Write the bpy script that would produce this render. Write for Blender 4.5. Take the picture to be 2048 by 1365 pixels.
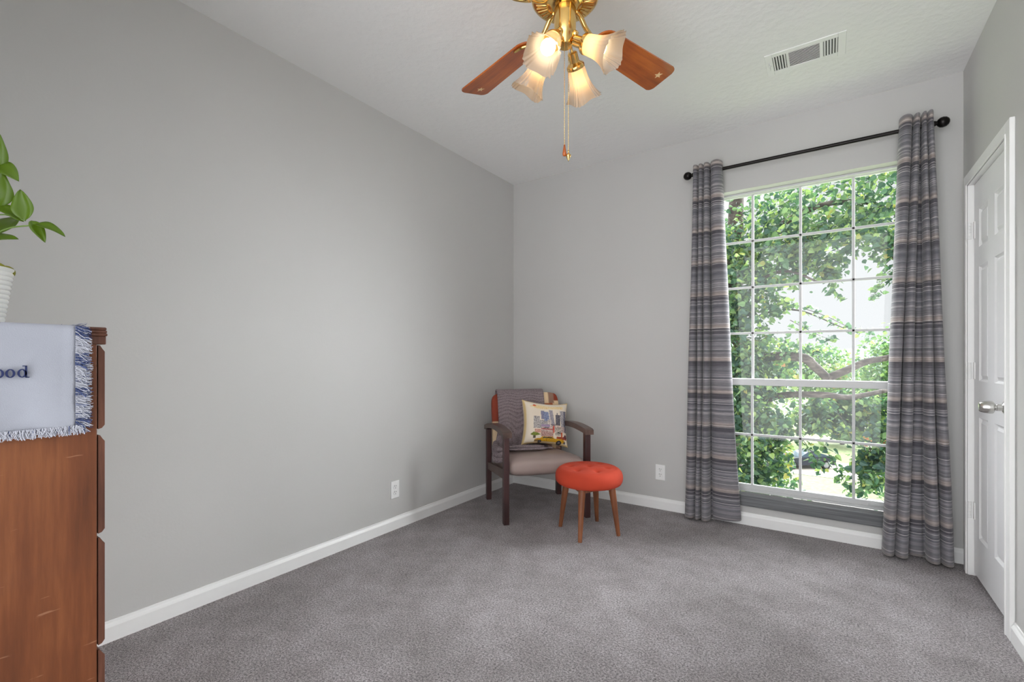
import bpy, bmesh, math, random
from mathutils import Vector, Matrix
PI = math.pi
SC = bpy.context.scene
COL = SC.collection
for _o in list(bpy.data.objects):
    bpy.data.objects.remove(_o)

# ------------------------------------------------------------------ camera
cam_d = bpy.data.cameras.new('camera')
cam = bpy.data.objects.new('camera', cam_d)
COL.objects.link(cam)
cam.location = (2.403, -3.554, 1.143)
cam.rotation_euler = (PI / 2, 0, math.radians(34.24))
cam_d.sensor_width = 36
cam_d.lens = 36 * 930 / 2048
cam_d.shift_y = 0.017
cam_d.clip_start = 0.02
cam_d.clip_end = 1500
SC.camera = cam

# ------------------------------------------------------------------ colour management
SC.view_settings.view_transform = 'Standard'
SC.view_settings.look = 'None'
SC.view_settings.gamma = 1
SC.view_settings.use_curve_mapping = False
SC.view_settings.exposure = 0.17
SC.cycles.use_denoising = True
SC.cycles.max_bounces = 14
SC.cycles.diffuse_bounces = 8
SC.cycles.glossy_bounces = 5
SC.cycles.transmission_bounces = 6
SC.cycles.transparent_max_bounces = 12
SC.cycles.sample_clamp_indirect = 6

# ------------------------------------------------------------------ sky: hazy white with brighter lobes added to light the room
SKY_BASE = 0.84
SKY_FILL_LOBES = (((-0.12, -0.97, -0.28), 0.25, 3.15),    # added fill from behind the camera, slightly below the horizon
             ((-0.35, 0.50, 0.80), 0.72, 17.0),     # added fill high above the trees outside the window
             ((0.66, 0.68, 0.33), 0.80, 38.0))      # added fill low to the right, brightens the left wall
world = bpy.data.worlds.new('hazy_sky')
SC.world = world
world.use_nodes = True
wt = world.node_tree
wt.nodes.clear()
w_out = wt.nodes.new('ShaderNodeOutputWorld')
w_bg = wt.nodes.new('ShaderNodeBackground')
w_tc = wt.nodes.new('ShaderNodeTexCoord')
w_bg.inputs['Color'].default_value = (0.965, 0.98, 1.0, 1)
w_sum = None
for w_dir, w_from, w_gain in SKY_FILL_LOBES:
    w_dot = wt.nodes.new('ShaderNodeVectorMath')
    w_dot.operation = 'DOT_PRODUCT'
    w_dot.inputs[1].default_value = Vector(w_dir).normalized()
    w_map = wt.nodes.new('ShaderNodeMapRange')
    w_map.interpolation_type = 'SMOOTHSTEP'
    w_map.inputs['From Min'].default_value = w_from
    w_map.inputs['From Max'].default_value = 1.0
    w_map.inputs['To Min'].default_value = 0.0
    w_map.inputs['To Max'].default_value = w_gain
    wt.links.new(w_tc.outputs['Generated'], w_dot.inputs[0])
    wt.links.new(w_dot.outputs['Value'], w_map.inputs['Value'])
    w_add = wt.nodes.new('ShaderNodeMath')
    w_add.operation = 'ADD'
    wt.links.new(w_map.outputs['Result'], w_add.inputs[0])
    if w_sum is None:
        w_add.inputs[1].default_value = SKY_BASE
    else:
        wt.links.new(w_sum, w_add.inputs[1])
    w_sum = w_add.outputs[0]
wt.links.new(w_sum, w_bg.inputs['Strength'])
wt.links.new(w_bg.outputs['Background'], w_out.inputs['Surface'])

# ------------------------------------------------------------------ sun, high over the roof and passing along the window wall
sun_d = bpy.data.lights.new('sun', 'SUN')
sun_d.energy = 1.3
sun_d.angle = math.radians(3)
sun_d.color = (1.0, 0.96, 0.88)
sun = bpy.data.objects.new('sun', sun_d)
COL.objects.link(sun)
sun.rotation_euler = Vector((0.55, -0.02, 0.80)).to_track_quat('Z', 'Y').to_euler()


# ================================================================== helpers
def lin(r, g, b):
    f = lambda c: (c / 255) / 12.92 if c / 255 <= 0.04045 else ((c / 255 + 0.055) / 1.055) ** 2.4
    return (f(r), f(g), f(b), 1)


class NT:
    """small node-tree builder"""
    def __init__(self, name):
        self.m = bpy.data.materials.new(name)
        self.m.use_nodes = True
        self.t = self.m.node_tree
        self.t.nodes.clear()
        self.out = self.t.nodes.new('ShaderNodeOutputMaterial')

    def n(self, kind, **kw):
        nd = self.t.nodes.new('ShaderNode' + kind)
        for k, v in kw.items():
            setattr(nd, k, v)
        return nd

    def l(self, a, b):
        self.t.links.new(a, b)

    def bsdf(self, color=None, rough=0.5, metal=0.0, **kw):
        b = self.n('BsdfPrincipled')
        if color is not None:
            b.inputs['Base Color'].default_value = color
        b.inputs['Roughness'].default_value = rough
        b.inputs['Metallic'].default_value = metal
        for k, v in kw.items():
            b.inputs[k].default_value = v
        self.l(b.outputs[0], self.out.inputs[0])
        return b

    def coords(self, kind='Object', scale=(1, 1, 1)):
        tc = self.n('TexCoord')
        mp = self.n('Mapping')
        mp.inputs['Scale'].default_value = scale
        self.l(tc.outputs[kind], mp.inputs[0])
        return mp.outputs[0]

    def noise(self, vec, scale, detail=4, rough=0.5):
        nz = self.n('TexNoise')
        nz.inputs['Scale'].default_value = scale
        nz.inputs['Detail'].default_value = detail
        nz.inputs['Roughness'].default_value = rough
        self.l(vec, nz.inputs['Vector'])
        return nz.outputs[0]

    def ramp(self, fac, stops, interp='LINEAR'):
        r = self.n('ValToRGB')
        r.color_ramp.interpolation = interp
        e = r.color_ramp.elements
        e[0].position, e[0].color = stops[0]
        e[1].position, e[1].color = stops[-1]
        for p, c in stops[1:-1]:
            k = e.new(p)
            k.color = c
        self.l(fac, r.inputs[0])
        return r.outputs[0]

    def mix(self, fac, a, b, mode='MIX'):
        m = self.n('Mix', data_type='RGBA', blend_type=mode)
        for s, v in ((m.inputs[0], fac), (m.inputs[6], a), (m.inputs[7], b)):
            if hasattr(v, 'links'):
                self.l(v, s)
            else:
                s.default_value = v
        return m.outputs[2]

    def math(self, op, a, b=None):
        m = self.n('Math', operation=op)
        for s, v in ((m.inputs[0], a), (m.inputs[1], b)):
            if v is None:
                continue
            if hasattr(v, 'links'):
                self.l(v, s)
            else:
                s.default_value = v
        return m.outputs[0]

    def bump(self, bsdf, height, strength=0.3, dist=0.002):
        b = self.n('Bump')
        b.inputs['Strength'].default_value = strength
        b.inputs['Distance'].default_value = dist
        self.l(height, b.inputs['Height'])
        self.l(b.outputs[0], bsdf.inputs['Normal'])


MATS = {}


def simple(name, rgb, rough=0.5, metal=0.0, bump=0, bscale=200, var=0.06, **kw):
    """plain paint, metal or plastic with a slight procedural mottling"""
    if name in MATS:
        return MATS[name]
    t = NT(name)
    b = t.bsdf(None, rough, metal, **kw)
    v = t.coords()
    c = lin(*rgb)
    nz = t.noise(v, 6, 3)
    dark = tuple(x * (1 - var) for x in c[:3]) + (1,)
    light = tuple(min(1, x * (1 + var)) for x in c[:3]) + (1,)
    t.l(t.ramp(nz, [(0.3, dark), (0.7, light)]), b.inputs['Base Color'])
    if bump:
        t.bump(b, t.noise(v, bscale, 4), bump, 0.001)
    MATS[name] = t.m
    return t.m


W = {}          # world matrix of every empty / parent, kept by hand


def mesh_obj(name, bm, mat, parent=None, smooth=False, world=True, autosmooth=None):
    if parent is not None and world:
        bm.transform(W[parent.name].inverted())
    me = bpy.data.meshes.new(name)
    bmesh.ops.recalc_face_normals(bm, faces=bm.faces)
    bm.to_mesh(me)
    bm.free()
    if smooth:
        me.polygons.foreach_set('use_smooth', [True] * len(me.polygons))
        if autosmooth:
            me.set_sharp_from_angle(angle=math.radians(autosmooth))
    o = bpy.data.objects.new(name, me)
    COL.objects.link(o)
    if mat:
        me.materials.append(mat)
    if parent is not None:
        o.parent = parent
    W[o.name] = W[parent.name].copy() if parent is not None else Matrix()
    return o


def data_obj(name, verts, faces, mat, parent=None, smooth=False, world=True):
    me = bpy.data.meshes.new(name)
    if parent is not None and world:
        inv = W[parent.name].inverted()
        verts = [inv @ Vector(v) for v in verts]
    me.from_pydata(verts, [], faces)
    me.update()
    if smooth:
        me.polygons.foreach_set('use_smooth', [True] * len(me.polygons))
    o = bpy.data.objects.new(name, me)
    COL.objects.link(o)
    me.materials.append(mat)
    if parent is not None:
        o.parent = parent
    W[o.name] = W[parent.name].copy() if parent is not None else Matrix()
    return o


def tag(o, label, cat, group=None):
    o['label'] = label
    o['category'] = cat
    if group:
        o['group'] = group
    return o


def thing(name, label, cat, loc=(0, 0, 0), rz=0.0, group=None):
    o = bpy.data.objects.new(name, None)
    o.empty_display_size = 0.05
    COL.objects.link(o)
    o.location = loc
    o.rotation_euler = (0, 0, rz)
    W[o.name] = Matrix.Translation(loc) @ Matrix.Rotation(rz, 4, 'Z')
    return tag(o, label, cat, group)


def struct(o):
    o['kind'] = 'structure'
    return o


def bm_new():
    return bmesh.new()


def add_box(bm, lo, hi, bevel=0.0, seg=2, mat=None):
    lo, hi = Vector(lo), Vector(hi)
    c = (lo + hi) / 2
    s = hi - lo
    r = bmesh.ops.create_cube(bm, size=1)
    vs = r['verts']
    for v in vs:
        v.co = Vector((v.co.x * s.x, v.co.y * s.y, v.co.z * s.z))
    if bevel > 0:
        es = {e for v in vs for e in v.link_edges}
        rb = bmesh.ops.bevel(bm, geom=list(es), offset=bevel, segments=seg, profile=0.5, affect='EDGES')
        vs = list({v for f in rb['faces'] for v in f.verts} | {v for v in vs if v.is_valid})
    M = Matrix.Translation(c)
    if mat is not None:
        M = mat @ M
    for v in vs:
        v.co = M @ v.co
    return vs


def add_lathe(bm, prof, seg=32, mat=None, rfun=None, closed=False):
    """prof: list of (r, z); turned about z"""
    rings = []
    for i, (r, z) in enumerate(prof):
        ring = []
        if r < 1e-6:
            v = bm.verts.new((0, 0, z))
            ring = [v] * seg
        else:
            for k in range(seg):
                a = 2 * PI * k / seg
                rr = r * (rfun(i / (len(prof) - 1), a) if rfun else 1)
                ring.append(bm.verts.new((rr * math.cos(a), rr * math.sin(a), z)))
        rings.append(ring)
    for i in range(len(rings) - 1):
        A, B = rings[i], rings[i + 1]
        for k in range(seg):
            q = [A[k], A[(k + 1) % seg], B[(k + 1) % seg], B[k]]
            u = []
            for v in q:
                if v not in u:
                    u.append(v)
            if len(u) >= 3:
                try:
                    bm.faces.new(u)
                except ValueError:
                    pass
    vs = list({v for r in rings for v in r})
    if mat is not None:
        for v in vs:
            v.co = mat @ v.co
    return vs


def spline(pts, n):
    """Catmull-Rom through the points"""
    P = [Vector(p) for p in pts]
    P = [P[0] * 2 - P[1]] + P + [P[-1] * 2 - P[-2]]
    out = []
    m = len(P) - 3
    for i in range(n + 1):
        u = i / n * m
        k = min(int(u), m - 1)
        t = u - k
        a, b, c, d = P[k:k + 4]
        out.append(0.5 * ((2 * b) + (c - a) * t + (2 * a - 5 * b + 4 * c - d) * t * t + (3 * b - a - 3 * c + d) * t ** 3))
    return out


def add_tube(bm, pts, rad, seg=10, caps=True):
    """tube along points; rad a number or a list"""
    P = [Vector(p) for p in pts]
    n = len(P)
    R = rad if isinstance(rad, (list, tuple)) else [rad] * n
    up = Vector((0, 0, 1))
    rings = []
    prevx = None
    for i in range(n):
        d = (P[min(i + 1, n - 1)] - P[max(i - 1, 0)]).normalized()
        if prevx is None:
            ref = up if abs(d.z) < 0.9 else Vector((1, 0, 0))
            x = d.cross(ref).normalized()
        else:
            x = (prevx - d * prevx.dot(d)).normalized()
        y = d.cross(x)
        prevx = x
        rings.append([bm.verts.new(P[i] + (x * math.cos(2 * PI * k / seg) + y * math.sin(2 * PI * k / seg)) * R[i]) for k in range(seg)])
    for i in range(n - 1):
        for k in range(seg):
            bm.faces.new((rings[i][k], rings[i][(k + 1) % seg], rings[i + 1][(k + 1) % seg], rings[i + 1][k]))
    if caps:
        bm.faces.new(rings[0][::-1])
        bm.faces.new(rings[-1])
    return rings


def add_prism(bm, poly, t0, t1, frame):
    """poly: 2-D points; frame: 4x4 mapping (a, b, t) to the world"""
    A = [bm.verts.new(frame @ Vector((a, b, t0))) for a, b in poly]
    B = [bm.verts.new(frame @ Vector((a, b, t1))) for a, b in poly]
    n = len(poly)
    bm.faces.new(A)
    bm.faces.new(B[::-1])
    for i in range(n):
        bm.faces.new((A[i], B[i], B[(i + 1) % n], A[(i + 1) % n]))
    return A + B


def add_ball(bm, c, r, sx=1, sy=1, sz=1, u=20, v=12):
    M = Matrix.Translation(c) @ Matrix.Diagonal((r * sx, r * sy, r * sz, 1))
    return bmesh.ops.create_uvsphere(bm, u_segments=u, v_segments=v, radius=1, matrix=M)['verts']


def solidify(o, t, offset=0):
    m = o.modifiers.new('thickness', 'SOLIDIFY')
    m.thickness = t
    m.offset = offset
    return o


def subsurf(o, lv=2):
    m = o.modifiers.new('smooth', 'SUBSURF')
    m.levels = lv
    m.render_levels = lv
    return o


# ================================================================== materials
def m_wall():
    t = NT('grey_wall_paint')
    b = t.bsdf(lin(197, 196, 194), 0.62)
    v = t.coords()
    t.l(t.ramp(t.noise(v, 0.9, 3), [(0.3, lin(194, 193, 191)), (0.7, lin(199, 198, 196))]), b.inputs['Base Color'])
    t.bump(b, t.noise(v, 85, 5, 0.6), 0.10, 0.004)
    return t.m


def m_ceiling():
    t = NT('textured_ceiling_paint')
    b = t.bsdf(lin(240, 240, 239), 0.8)
    v = t.coords()
    a = t.noise(v, 38, 6, 0.62)
    vo = t.n('TexVoronoi')
    vo.inputs['Scale'].default_value = 22
    t.l(v, vo.inputs['Vector'])
    t.bump(b, t.math('ADD', a, t.math('MULTIPLY', vo.outputs['Distance'], 0.5)), 0.32, 0.008)
    return t.m


def m_carpet():
    t = NT('grey_cut_pile_carpet')
    b = t.bsdf(None, 0.95)
    b.inputs['Sheen Weight'].default_value = 0.25
    v = t.coords()
    n1 = t.noise(v, 125, 3, 0.9)
    n2 = t.noise(v, 2.1, 4, 0.6)
    n3 = t.noise(v, 340, 2, 0.6)
    n4 = t.noise(v, 8.0, 3, 0.6)
    fib = t.math('ADD', t.math('MULTIPLY', n1, 0.65), t.math('MULTIPLY', n3, 0.35))
    c1 = t.ramp(fib, [(0.385, lin(54, 47, 48)), (0.475, lin(154, 146, 147)), (0.59, lin(228, 222, 223))])
    c2 = t.mix(1.0, c1, t.ramp(n2, [(0.32, (0.78, 0.77, 0.76, 1)), (0.62, (1.08, 1.08, 1.09, 1))]), 'MULTIPLY')
    c2 = t.mix(1.0, c2, t.ramp(n4, [(0.34, (0.84, 0.82, 0.82, 1)), (0.60, (1.06, 1.06, 1.07, 1))]), 'MULTIPLY')
    t.l(c2, b.inputs['Base Color'])
    t.bump(b, fib, 1.0, 0.02)
    return t.m


def m_wood(name, c_dark, c_mid, c_light, axis='Z', rough=0.4, scale=1.0, scratches=False, coat=0.0):
    t = NT(name)
    b = t.bsdf(None, rough)
    b.inputs['Coat Weight'].default_value = coat
    sc = {'X': (1, 14, 14), 'Y': (14, 1, 14), 'Z': (14, 14, 1)}[axis]
    v = t.coords(scale=tuple(s * scale for s in sc))
    n = t.noise(v, 1.2, 6, 0.6)
    n2 = t.noise(v, 9, 4, 0.7)
    n3 = t.noise(t.coords(), 3.5 * scale, 3)
    f = t.math('ADD', t.math('MULTIPLY', n, 0.5), t.math('ADD', t.math('MULTIPLY', n2, 0.18), t.math('MULTIPLY', n3, 0.32)))
    c = t.ramp(f, [(0.36, lin(*c_dark)), (0.5, lin(*c_mid)), (0.64, lin(*c_light))])
    if scratches:
        vs = t.n('Mapping')
        tc = t.n('TexCoord')
        vs.inputs['Scale'].default_value = (3, 6, 60)
        vs.inputs['Rotation'].default_value = (0.25, 0, 0)
        t.l(tc.outputs['Object'], vs.inputs[0])
        s = t.noise(vs.outputs[0], 2.0, 3, 0.5)
        msk = t.ramp(s, [(0.70, (0, 0, 0, 1)), (0.73, (1, 1, 1, 1))])
        c = t.mix(t.math('MULTIPLY', msk, 0.35), c, lin(196, 150, 118))
    t.l(c, b.inputs['Base Color'])
    t.bump(b, n2, 0.08, 0.001)
    return t.m


def m_attr(name, attr='print', rough=0.85, bscale=900, bump=0.25):
    """cloth whose woven or printed colours are stored per vertex"""
    t = NT(name)
    b = t.bsdf(None, rough)
    a = t.n('VertexColor', layer_name=attr)
    t.l(a.outputs[0], b.inputs['Base Color'])
    t.bump(b, t.noise(t.coords(), bscale, 2), bump, 0.001)
    return t.m


def m_curtain():
    t = NT('striped_curtain_cloth')
    b = t.bsdf(None, 0.9)
    b.inputs['Sheen Weight'].default_value = 0.2
    tc = t.n('TexCoord')
    sep = t.n('SeparateXYZ')
    t.l(tc.outputs['Object'], sep.inputs[0])
    z = sep.outputs[2]
    # repeat of 0.225 m: dark below the sharp edge, tan above
    ph = t.math('FRACT', t.math('DIVIDE', z, 0.225))
    band = t.ramp(ph, [(0.0, lin(148, 139, 137)), (0.06, lin(168, 156, 150)), (0.15, lin(132, 129, 132)), (0.34, lin(116, 115, 120)),
                       (0.36, lin(148, 145, 148)), (0.50, lin(106, 106, 113)), (0.52, lin(140, 138, 142)), (0.66, lin(97, 97, 104)), (0.78, lin(124, 122, 127)),
                       (0.86, lin(88, 86, 92)), (0.985, lin(80, 78, 84)), (1.0, lin(148, 139, 137))])
    zv = t.n('CombineXYZ')
    t.l(z, zv.inputs[2])
    l1 = t.noise(zv.outputs[0], 75, 2, 0.5)
    l2 = t.noise(zv.outputs[0], 180, 1, 0.5)
    l3 = t.noise(t.coords(scale=(30, 30, 420)), 1.0, 3, 0.6)
    c = t.mix(0.75, band, t.ramp(l1, [(0.30, (0.46, 0.47, 0.49, 1)), (0.5, (0.92, 0.92, 0.93, 1)), (0.68, (1.46, 1.44, 1.43, 1))]), 'MULTIPLY')
    c = t.mix(t.ramp(l2, [(0.60, (0, 0, 0, 1)), (0.645, (0.8, 0.8, 0.8, 1))]), c, lin(222, 216, 214))
    c = t.mix(0.8, c, t.ramp(l3, [(0.3, (0.72, 0.72, 0.73, 1)), (0.7, (1.22, 1.2, 1.2, 1))]), 'MULTIPLY')
    t.l(c, b.inputs['Base Color'])
    t.bump(b, l3, 0.3, 0.001)
    return t.m


def m_knit():
    t = NT('mauve_knit_wool')
    b = t.bsdf(None, 0.95)
    v = t.coords(scale=(1, 1, 1))
    wv = t.n('TexVoronoi')
    wv.inputs['Scale'].default_value = 150
    wv.inputs['Randomness'].default_value = 0.35
    t.l(v, wv.inputs['Vector'])
    c = t.ramp(wv.outputs['Distance'], [(0.12, lin(178, 163, 166)), (0.7, lin(112, 98, 103))])
    t.l(c, b.inputs['Base Color'])
    inv = t.math('SUBTRACT', 1.0, wv.outputs['Distance'])
    t.bump(b, inv, 0.9, 0.006)
    return t.m


def m_brass():
    t = NT('polished_brass')
    b = t.bsdf(None, 0.16, 1.0)
    n = t.noise(t.coords(), 12, 3)
    t.l(t.ramp(n, [(0.3, (0.74, 0.47, 0.15, 1)), (0.7, (0.86, 0.60, 0.24, 1))]), b.inputs['Base Color'])
    return t.m


def m_frost():
    t = NT('frosted_lamp_glass')
    tr = t.n('BsdfTranslucent')
    tr.inputs[0].default_value = (0.80, 0.53, 0.26, 1)
    df = t.n('BsdfDiffuse')
    df.inputs[0].default_value = (0.46, 0.41, 0.36, 1)
    gl = t.n('BsdfGlossy')
    gl.inputs['Roughness'].default_value = 0.25
    m1 = t.n('MixShader')
    m1.inputs[0].default_value = 0.45
    m2 = t.n('MixShader')
    fr = t.n('Fresnel')
    t.l(tr.outputs[0], m1.inputs[2])
    t.l(df.outputs[0], m1.inputs[1])
    t.l(t.math('MULTIPLY', fr.outputs[0], 0.5), m2.inputs[0])
    t.l(m1.outputs[0], m2.inputs[1])
    t.l(gl.outputs[0], m2.inputs[2])
    t.l(m2.outputs[0], t.out.inputs[0])
    return t.m


def m_glass():
    t = NT('window_glass')
    tp = t.n('BsdfTransparent')
    tp.inputs[0].default_value = (0.90, 0.92, 0.92, 1)
    gl = t.n('BsdfGlossy')
    gl.inputs['Roughness'].default_value = 0.015
    fr = t.n('Fresnel')
    fr.inputs[0].default_value = 1.5
    mx = t.n('MixShader')
    t.l(fr.outputs[0], mx.inputs[0])
    t.l(tp.outputs[0], mx.inputs[1])
    t.l(gl.outputs[0], mx.inputs[2])
    t.l(mx.outputs[0], t.out.inputs[0])
    return t.m


def m_emit(name, color, strength):
    t = NT(name)
    e = t.n('Emission')
    e.inputs[0].default_value = color
    e.inputs[1].default_value = strength
    t.l(e.outputs[0], t.out.inputs[0])
    return t.m


def m_leaf(name, stops, transl=0.35, rough=0.45):
    t = NT(name)
    g = t.n('NewGeometry')
    c = t.ramp(g.outputs['Random Per Island'], [(p, lin(*k)) for p, k in stops])
    b = t.n('BsdfPrincipled')
    b.inputs['Roughness'].default_value = rough
    t.l(c, b.inputs['Base Color'])
    tr = t.n('BsdfTranslucent')
    t.l(t.mix(1.0, c, (1.25, 1.3, 0.75, 1), 'MULTIPLY'), tr.inputs[0])
    mx = t.n('MixShader')
    mx.inputs[0].default_value = transl
    t.l(b.outputs[0], mx.inputs[1])
    t.l(tr.outputs[0], mx.inputs[2])
    t.l(mx.outputs[0], t.out.inputs[0])
    return t.m


M_WALL = m_wall()
M_CEIL = m_ceiling()
M_CARPET = m_carpet()
M_TRIM = simple('white_gloss_trim', (241, 241, 240), 0.35, var=0.015)
M_DOOR = simple('white_door_paint', (236, 236, 237), 0.38, var=0.012)
M_VINYL = simple('white_window_vinyl', (206, 207, 207), 0.4, var=0.015)
M_GLASS = m_glass()
M_BRASS = m_brass()
M_FROST = m_frost()
M_BLACK = simple('oil_rubbed_black_metal', (26, 22, 21), 0.3, 0.6)
M_NICKEL = simple('satin_nickel', (196, 194, 190), 0.24, 1.0, var=0.03)
M_DARKSLOT = simple('dark_slot', (22, 22, 24), 0.8)
M_CURTAIN = m_curtain()
M_KNIT = m_knit()
M_ESPRESSO = m_wood('espresso_stained_wood', (46, 28, 28), (68, 42, 42), (86, 56, 54), 'Z', 0.36)
M_ESPRESSO_Y = m_wood('espresso_stained_arm_wood', (58, 44, 38), (88, 68, 60), (116, 92, 82), 'Y', 0.34)
M_WALNUT = m_wood('walnut_stool_wood', (88, 48, 28), (128, 76, 46), (160, 100, 64), 'Z', 0.42)
M_CHEST = m_wood('worn_mahogany_veneer', (84, 44, 22), (118, 66, 36), (148, 90, 52), 'Z', 0.42, 0.8, True, 0.15)
M_DRAWER = m_wood('dark_mahogany_edge', (62, 34, 24), (96, 58, 42), (124, 80, 60), 'Z', 0.5, 1.6)
M_BLADE = m_wood('walnut_fan_blade', (116, 52, 14), (166, 82, 22), (200, 108, 34), 'X', 0.32, 1.0, False, 0.3)
M_LEATHER = simple('taupe_leatherette', (152, 134, 128), 0.42, bump=0.12, bscale=500)
M_RED = simple('red_orange_upholstery', (190, 62, 35), 0.85, bump=0.4, bscale=700, var=0.08)
M_PATCH = m_attr('patchwork_upholstery', rough=0.75)
M_PRINT = m_attr('printed_cushion_cotton', rough=0.9)
M_LINEN = simple('white_linen', (170, 173, 184), 0.92, bump=0.5, bscale=500, var=0.03)
M_FRINGE = m_attr('fringe_threads', rough=0.95)
M_NAVY = simple('navy_thread', (38, 48, 92), 0.85, bump=0.5, bscale=800)
M_POT = simple('white_ribbed_ceramic', (228, 229, 226), 0.5, var=0.02)
M_MOSS = simple('olive_moss', (130, 128, 40), 0.9, bump=0.6, bscale=120, var=0.2)
M_STONE_NODE = NT('grey_streaked_stone')


def _stone():
    t = M_STONE_NODE
    b = t.bsdf(None, 0.28)
    n = t.noise(t.coords(scale=(1.2, 30, 60)), 2.2, 5, 0.6)
    t.l(t.ramp(n, [(0.3, lin(88, 90, 92)), (0.55, lin(112, 114, 116)), (0.75, lin(136, 138, 140))]), b.inputs['Base Color'])
    return t.m


M_STONE = _stone()

# ================================================================== the room shell
RW, RL, RH = 3.024, 3.75, 2.743
WX0, WX1, WZ0, WZ1 = 1.64, 2.86, 0.135, 2.313      # window opening in the back wall
DY0, DY1, DZ1 = -0.79, -0.158, 2.062              # door opening in the right wall

bm = bm_new(); add_box(bm, (-0.14, -RL, -0.12), (RW + 0.14, 0.14, 0.0), 0)
struct(mesh_obj('floor', bm, M_CARPET))
bm = bm_new(); add_box(bm, (-0.14, -RL, RH), (RW + 0.14, 0.14, RH + 0.12))
struct(mesh_obj('ceiling', bm, M_CEIL))
bm = bm_new(); add_box(bm, (-0.14, -RL, 0), (0, 0.14, RH))
struct(mesh_obj('wall_left', bm, M_WALL))
bm = bm_new()
add_box(bm, (0, 0, 0), (WX0, 0.14, RH))
add_box(bm, (WX1, 0, 0), (RW, 0.14, RH))
add_box(bm, (WX0, 0, 0), (WX1, 0.14, WZ0))
add_box(bm, (WX0, 0, WZ1), (WX1, 0.14, RH))
struct(mesh_obj('wall_back', bm, M_WALL))
bm = bm_new()
add_box(bm, (RW, -RL, 0), (RW + 0.14, DY0, RH))
add_box(bm, (RW, DY1, 0), (RW + 0.14, 0.14, RH))
add_box(bm, (RW, DY0, DZ1), (RW + 0.14, DY1, RH))
add_box(bm, (RW + 0.14, DY0 - 0.1, -0.12), (RW + 0.18, DY1 + 0.1, RH))      # unseen panel added to stop light leaking under the door
struct(mesh_obj('wall_right', bm, M_WALL))
# the wall the chest stands against; the rest is left unbuilt to let in fill light
bm = bm_new(); add_box(bm, (-0.14, -RL - 0.14, 0), (1.10, -RL, RH + 0.12))
struct(mesh_obj('wall_near', bm, M_WALL))


def base_profile(bm, p0, p1, n, h=0.083, t=0.014):
    p0, p1, n = Vector(p0), Vector(p1), Vector(n)
    d = (p1 - p0)
    F = Matrix((( n.x, 0, d.normalized().x, p0.x), (n.y, 0, d.normalized().y, p0.y), (0, 1, 0, 0), (0, 0, 0, 1)))
    add_prism(bm, [(0, 0), (t, 0), (t, h * 0.72), (t * 0.75, h * 0.82), (t * 0.45, h * 0.9), (t * 0.35, h), (0, h)], 0, d.length, F)


for nm, a, b_, n in (('baseboard_left', (0, -RL, 0), (0, 0, 0), (1, 0, 0)),
                     ('baseboard_back', (0, 0, 0), (RW, 0, 0), (0, -1, 0)),
                     ('baseboard_right', (RW, -RL, 0), (RW, -0.875, 0), (-1, 0, 0)),
                     ):
    bm = bm_new(); base_profile(bm, a, b_, n)
    struct(mesh_obj(nm, bm, M_TRIM))

# ------------------------------------------------------------------ window_1
win = bpy.data.objects.new('window_1', None)
COL.objects.link(win)
win.location = (2.25, 0.08, WZ0)
W['window_1'] = Matrix.Translation(win.location)
struct(win)
GY = 0.100
bm = bm_new()
add_box(bm, (WX0, 0.07, 0.209), (1.672, 0.14, WZ1), 0.003)
add_box(bm, (2.823, 0.07, 0.209), (WX1, 0.14, WZ1), 0.003)
add_box(bm, (1.672, 0.075, 2.298), (2.823, 0.14, WZ1), 0.003)
add_box(bm, (1.66, 0.07, 0.209), (2.835, 0.14, 0.226), 0.003)
mesh_obj('window_frame', bm, M_VINYL, win)
MUX = (1.961, 2.2475, 2.534)


def sash(z0, z1, zs, rail0, rail1, yoff):
    bm = bm_new()
    y0, y1 = GY - 0.012 + yoff, GY + 0.012 + yoff
    add_box(bm, (1.672, y0, z0), (1.684, y1, z1), 0.002)
    add_box(bm, (2.812, y0, z0), (2.823, y1, z1), 0.002)
    add_box(bm, (1.684, y0 - 0.004, z0), (2.812, y1, z0 + rail0), 0.003)
    if rail1:
        add_box(bm, (1.684, y0, z1 - rail1), (2.812, y1, z1), 0.003)
    for x in MUX:
        add_box(bm, (x - 0.008, y0 + 0.004, z0 + rail0), (x + 0.008, y1 - 0.004, z1 - rail1), 0.002)
    for z in zs:
        add_box(bm, (1.684, y0 + 0.004, z - 0.008), (2.812, y1 - 0.004, z + 0.008), 0.002)
    s = mesh_obj('sash', bm, M_VINYL, win)
    bm = bm_new()
    vs = [bm.verts.new(p) for p in ((1.680, GY + yoff, z0 + rail0 * 0.5), (2.816, GY + yoff, z0 + rail0 * 0.5), (2.816, GY + yoff, z1), (1.680, GY + yoff, z1))]
    bm.faces.new(vs)
    mesh_obj('glass_pane', bm, M_GLASS, s)
    return s


s1 = sash(0.954, 2.300, (1.321, 1.645, 1.972), 0.047, 0.006, 0.018)
s2 = sash(0.226, 1.000, (0.608,), 0.034, 0.046, -0.014)
bm = bm_new()
for x in (1.80, 2.66):
    add_box(bm, (x - 0.055, GY - 0.040, 0.236), (x + 0.055, GY - 0.028, 0.250), 0.003)
mesh_obj('sash_lift', bm, M_VINYL, s2)
bm = bm_new()
add_box(bm, (1.60, -0.022, 0.131), (2.90, 0.072, 0.208), 0.004)
struct(mesh_obj('trim_1', bm, M_STONE))

# ------------------------------------------------------------------ door_1 with casing
door = bpy.data.objects.new('door_1', None)
COL.objects.link(door)
door.location = (RW, -0.475, 0)
W['door_1'] = Matrix.Translation(door.location)
struct(door)
DX = RW + 0.012          # face of the slab


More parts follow.
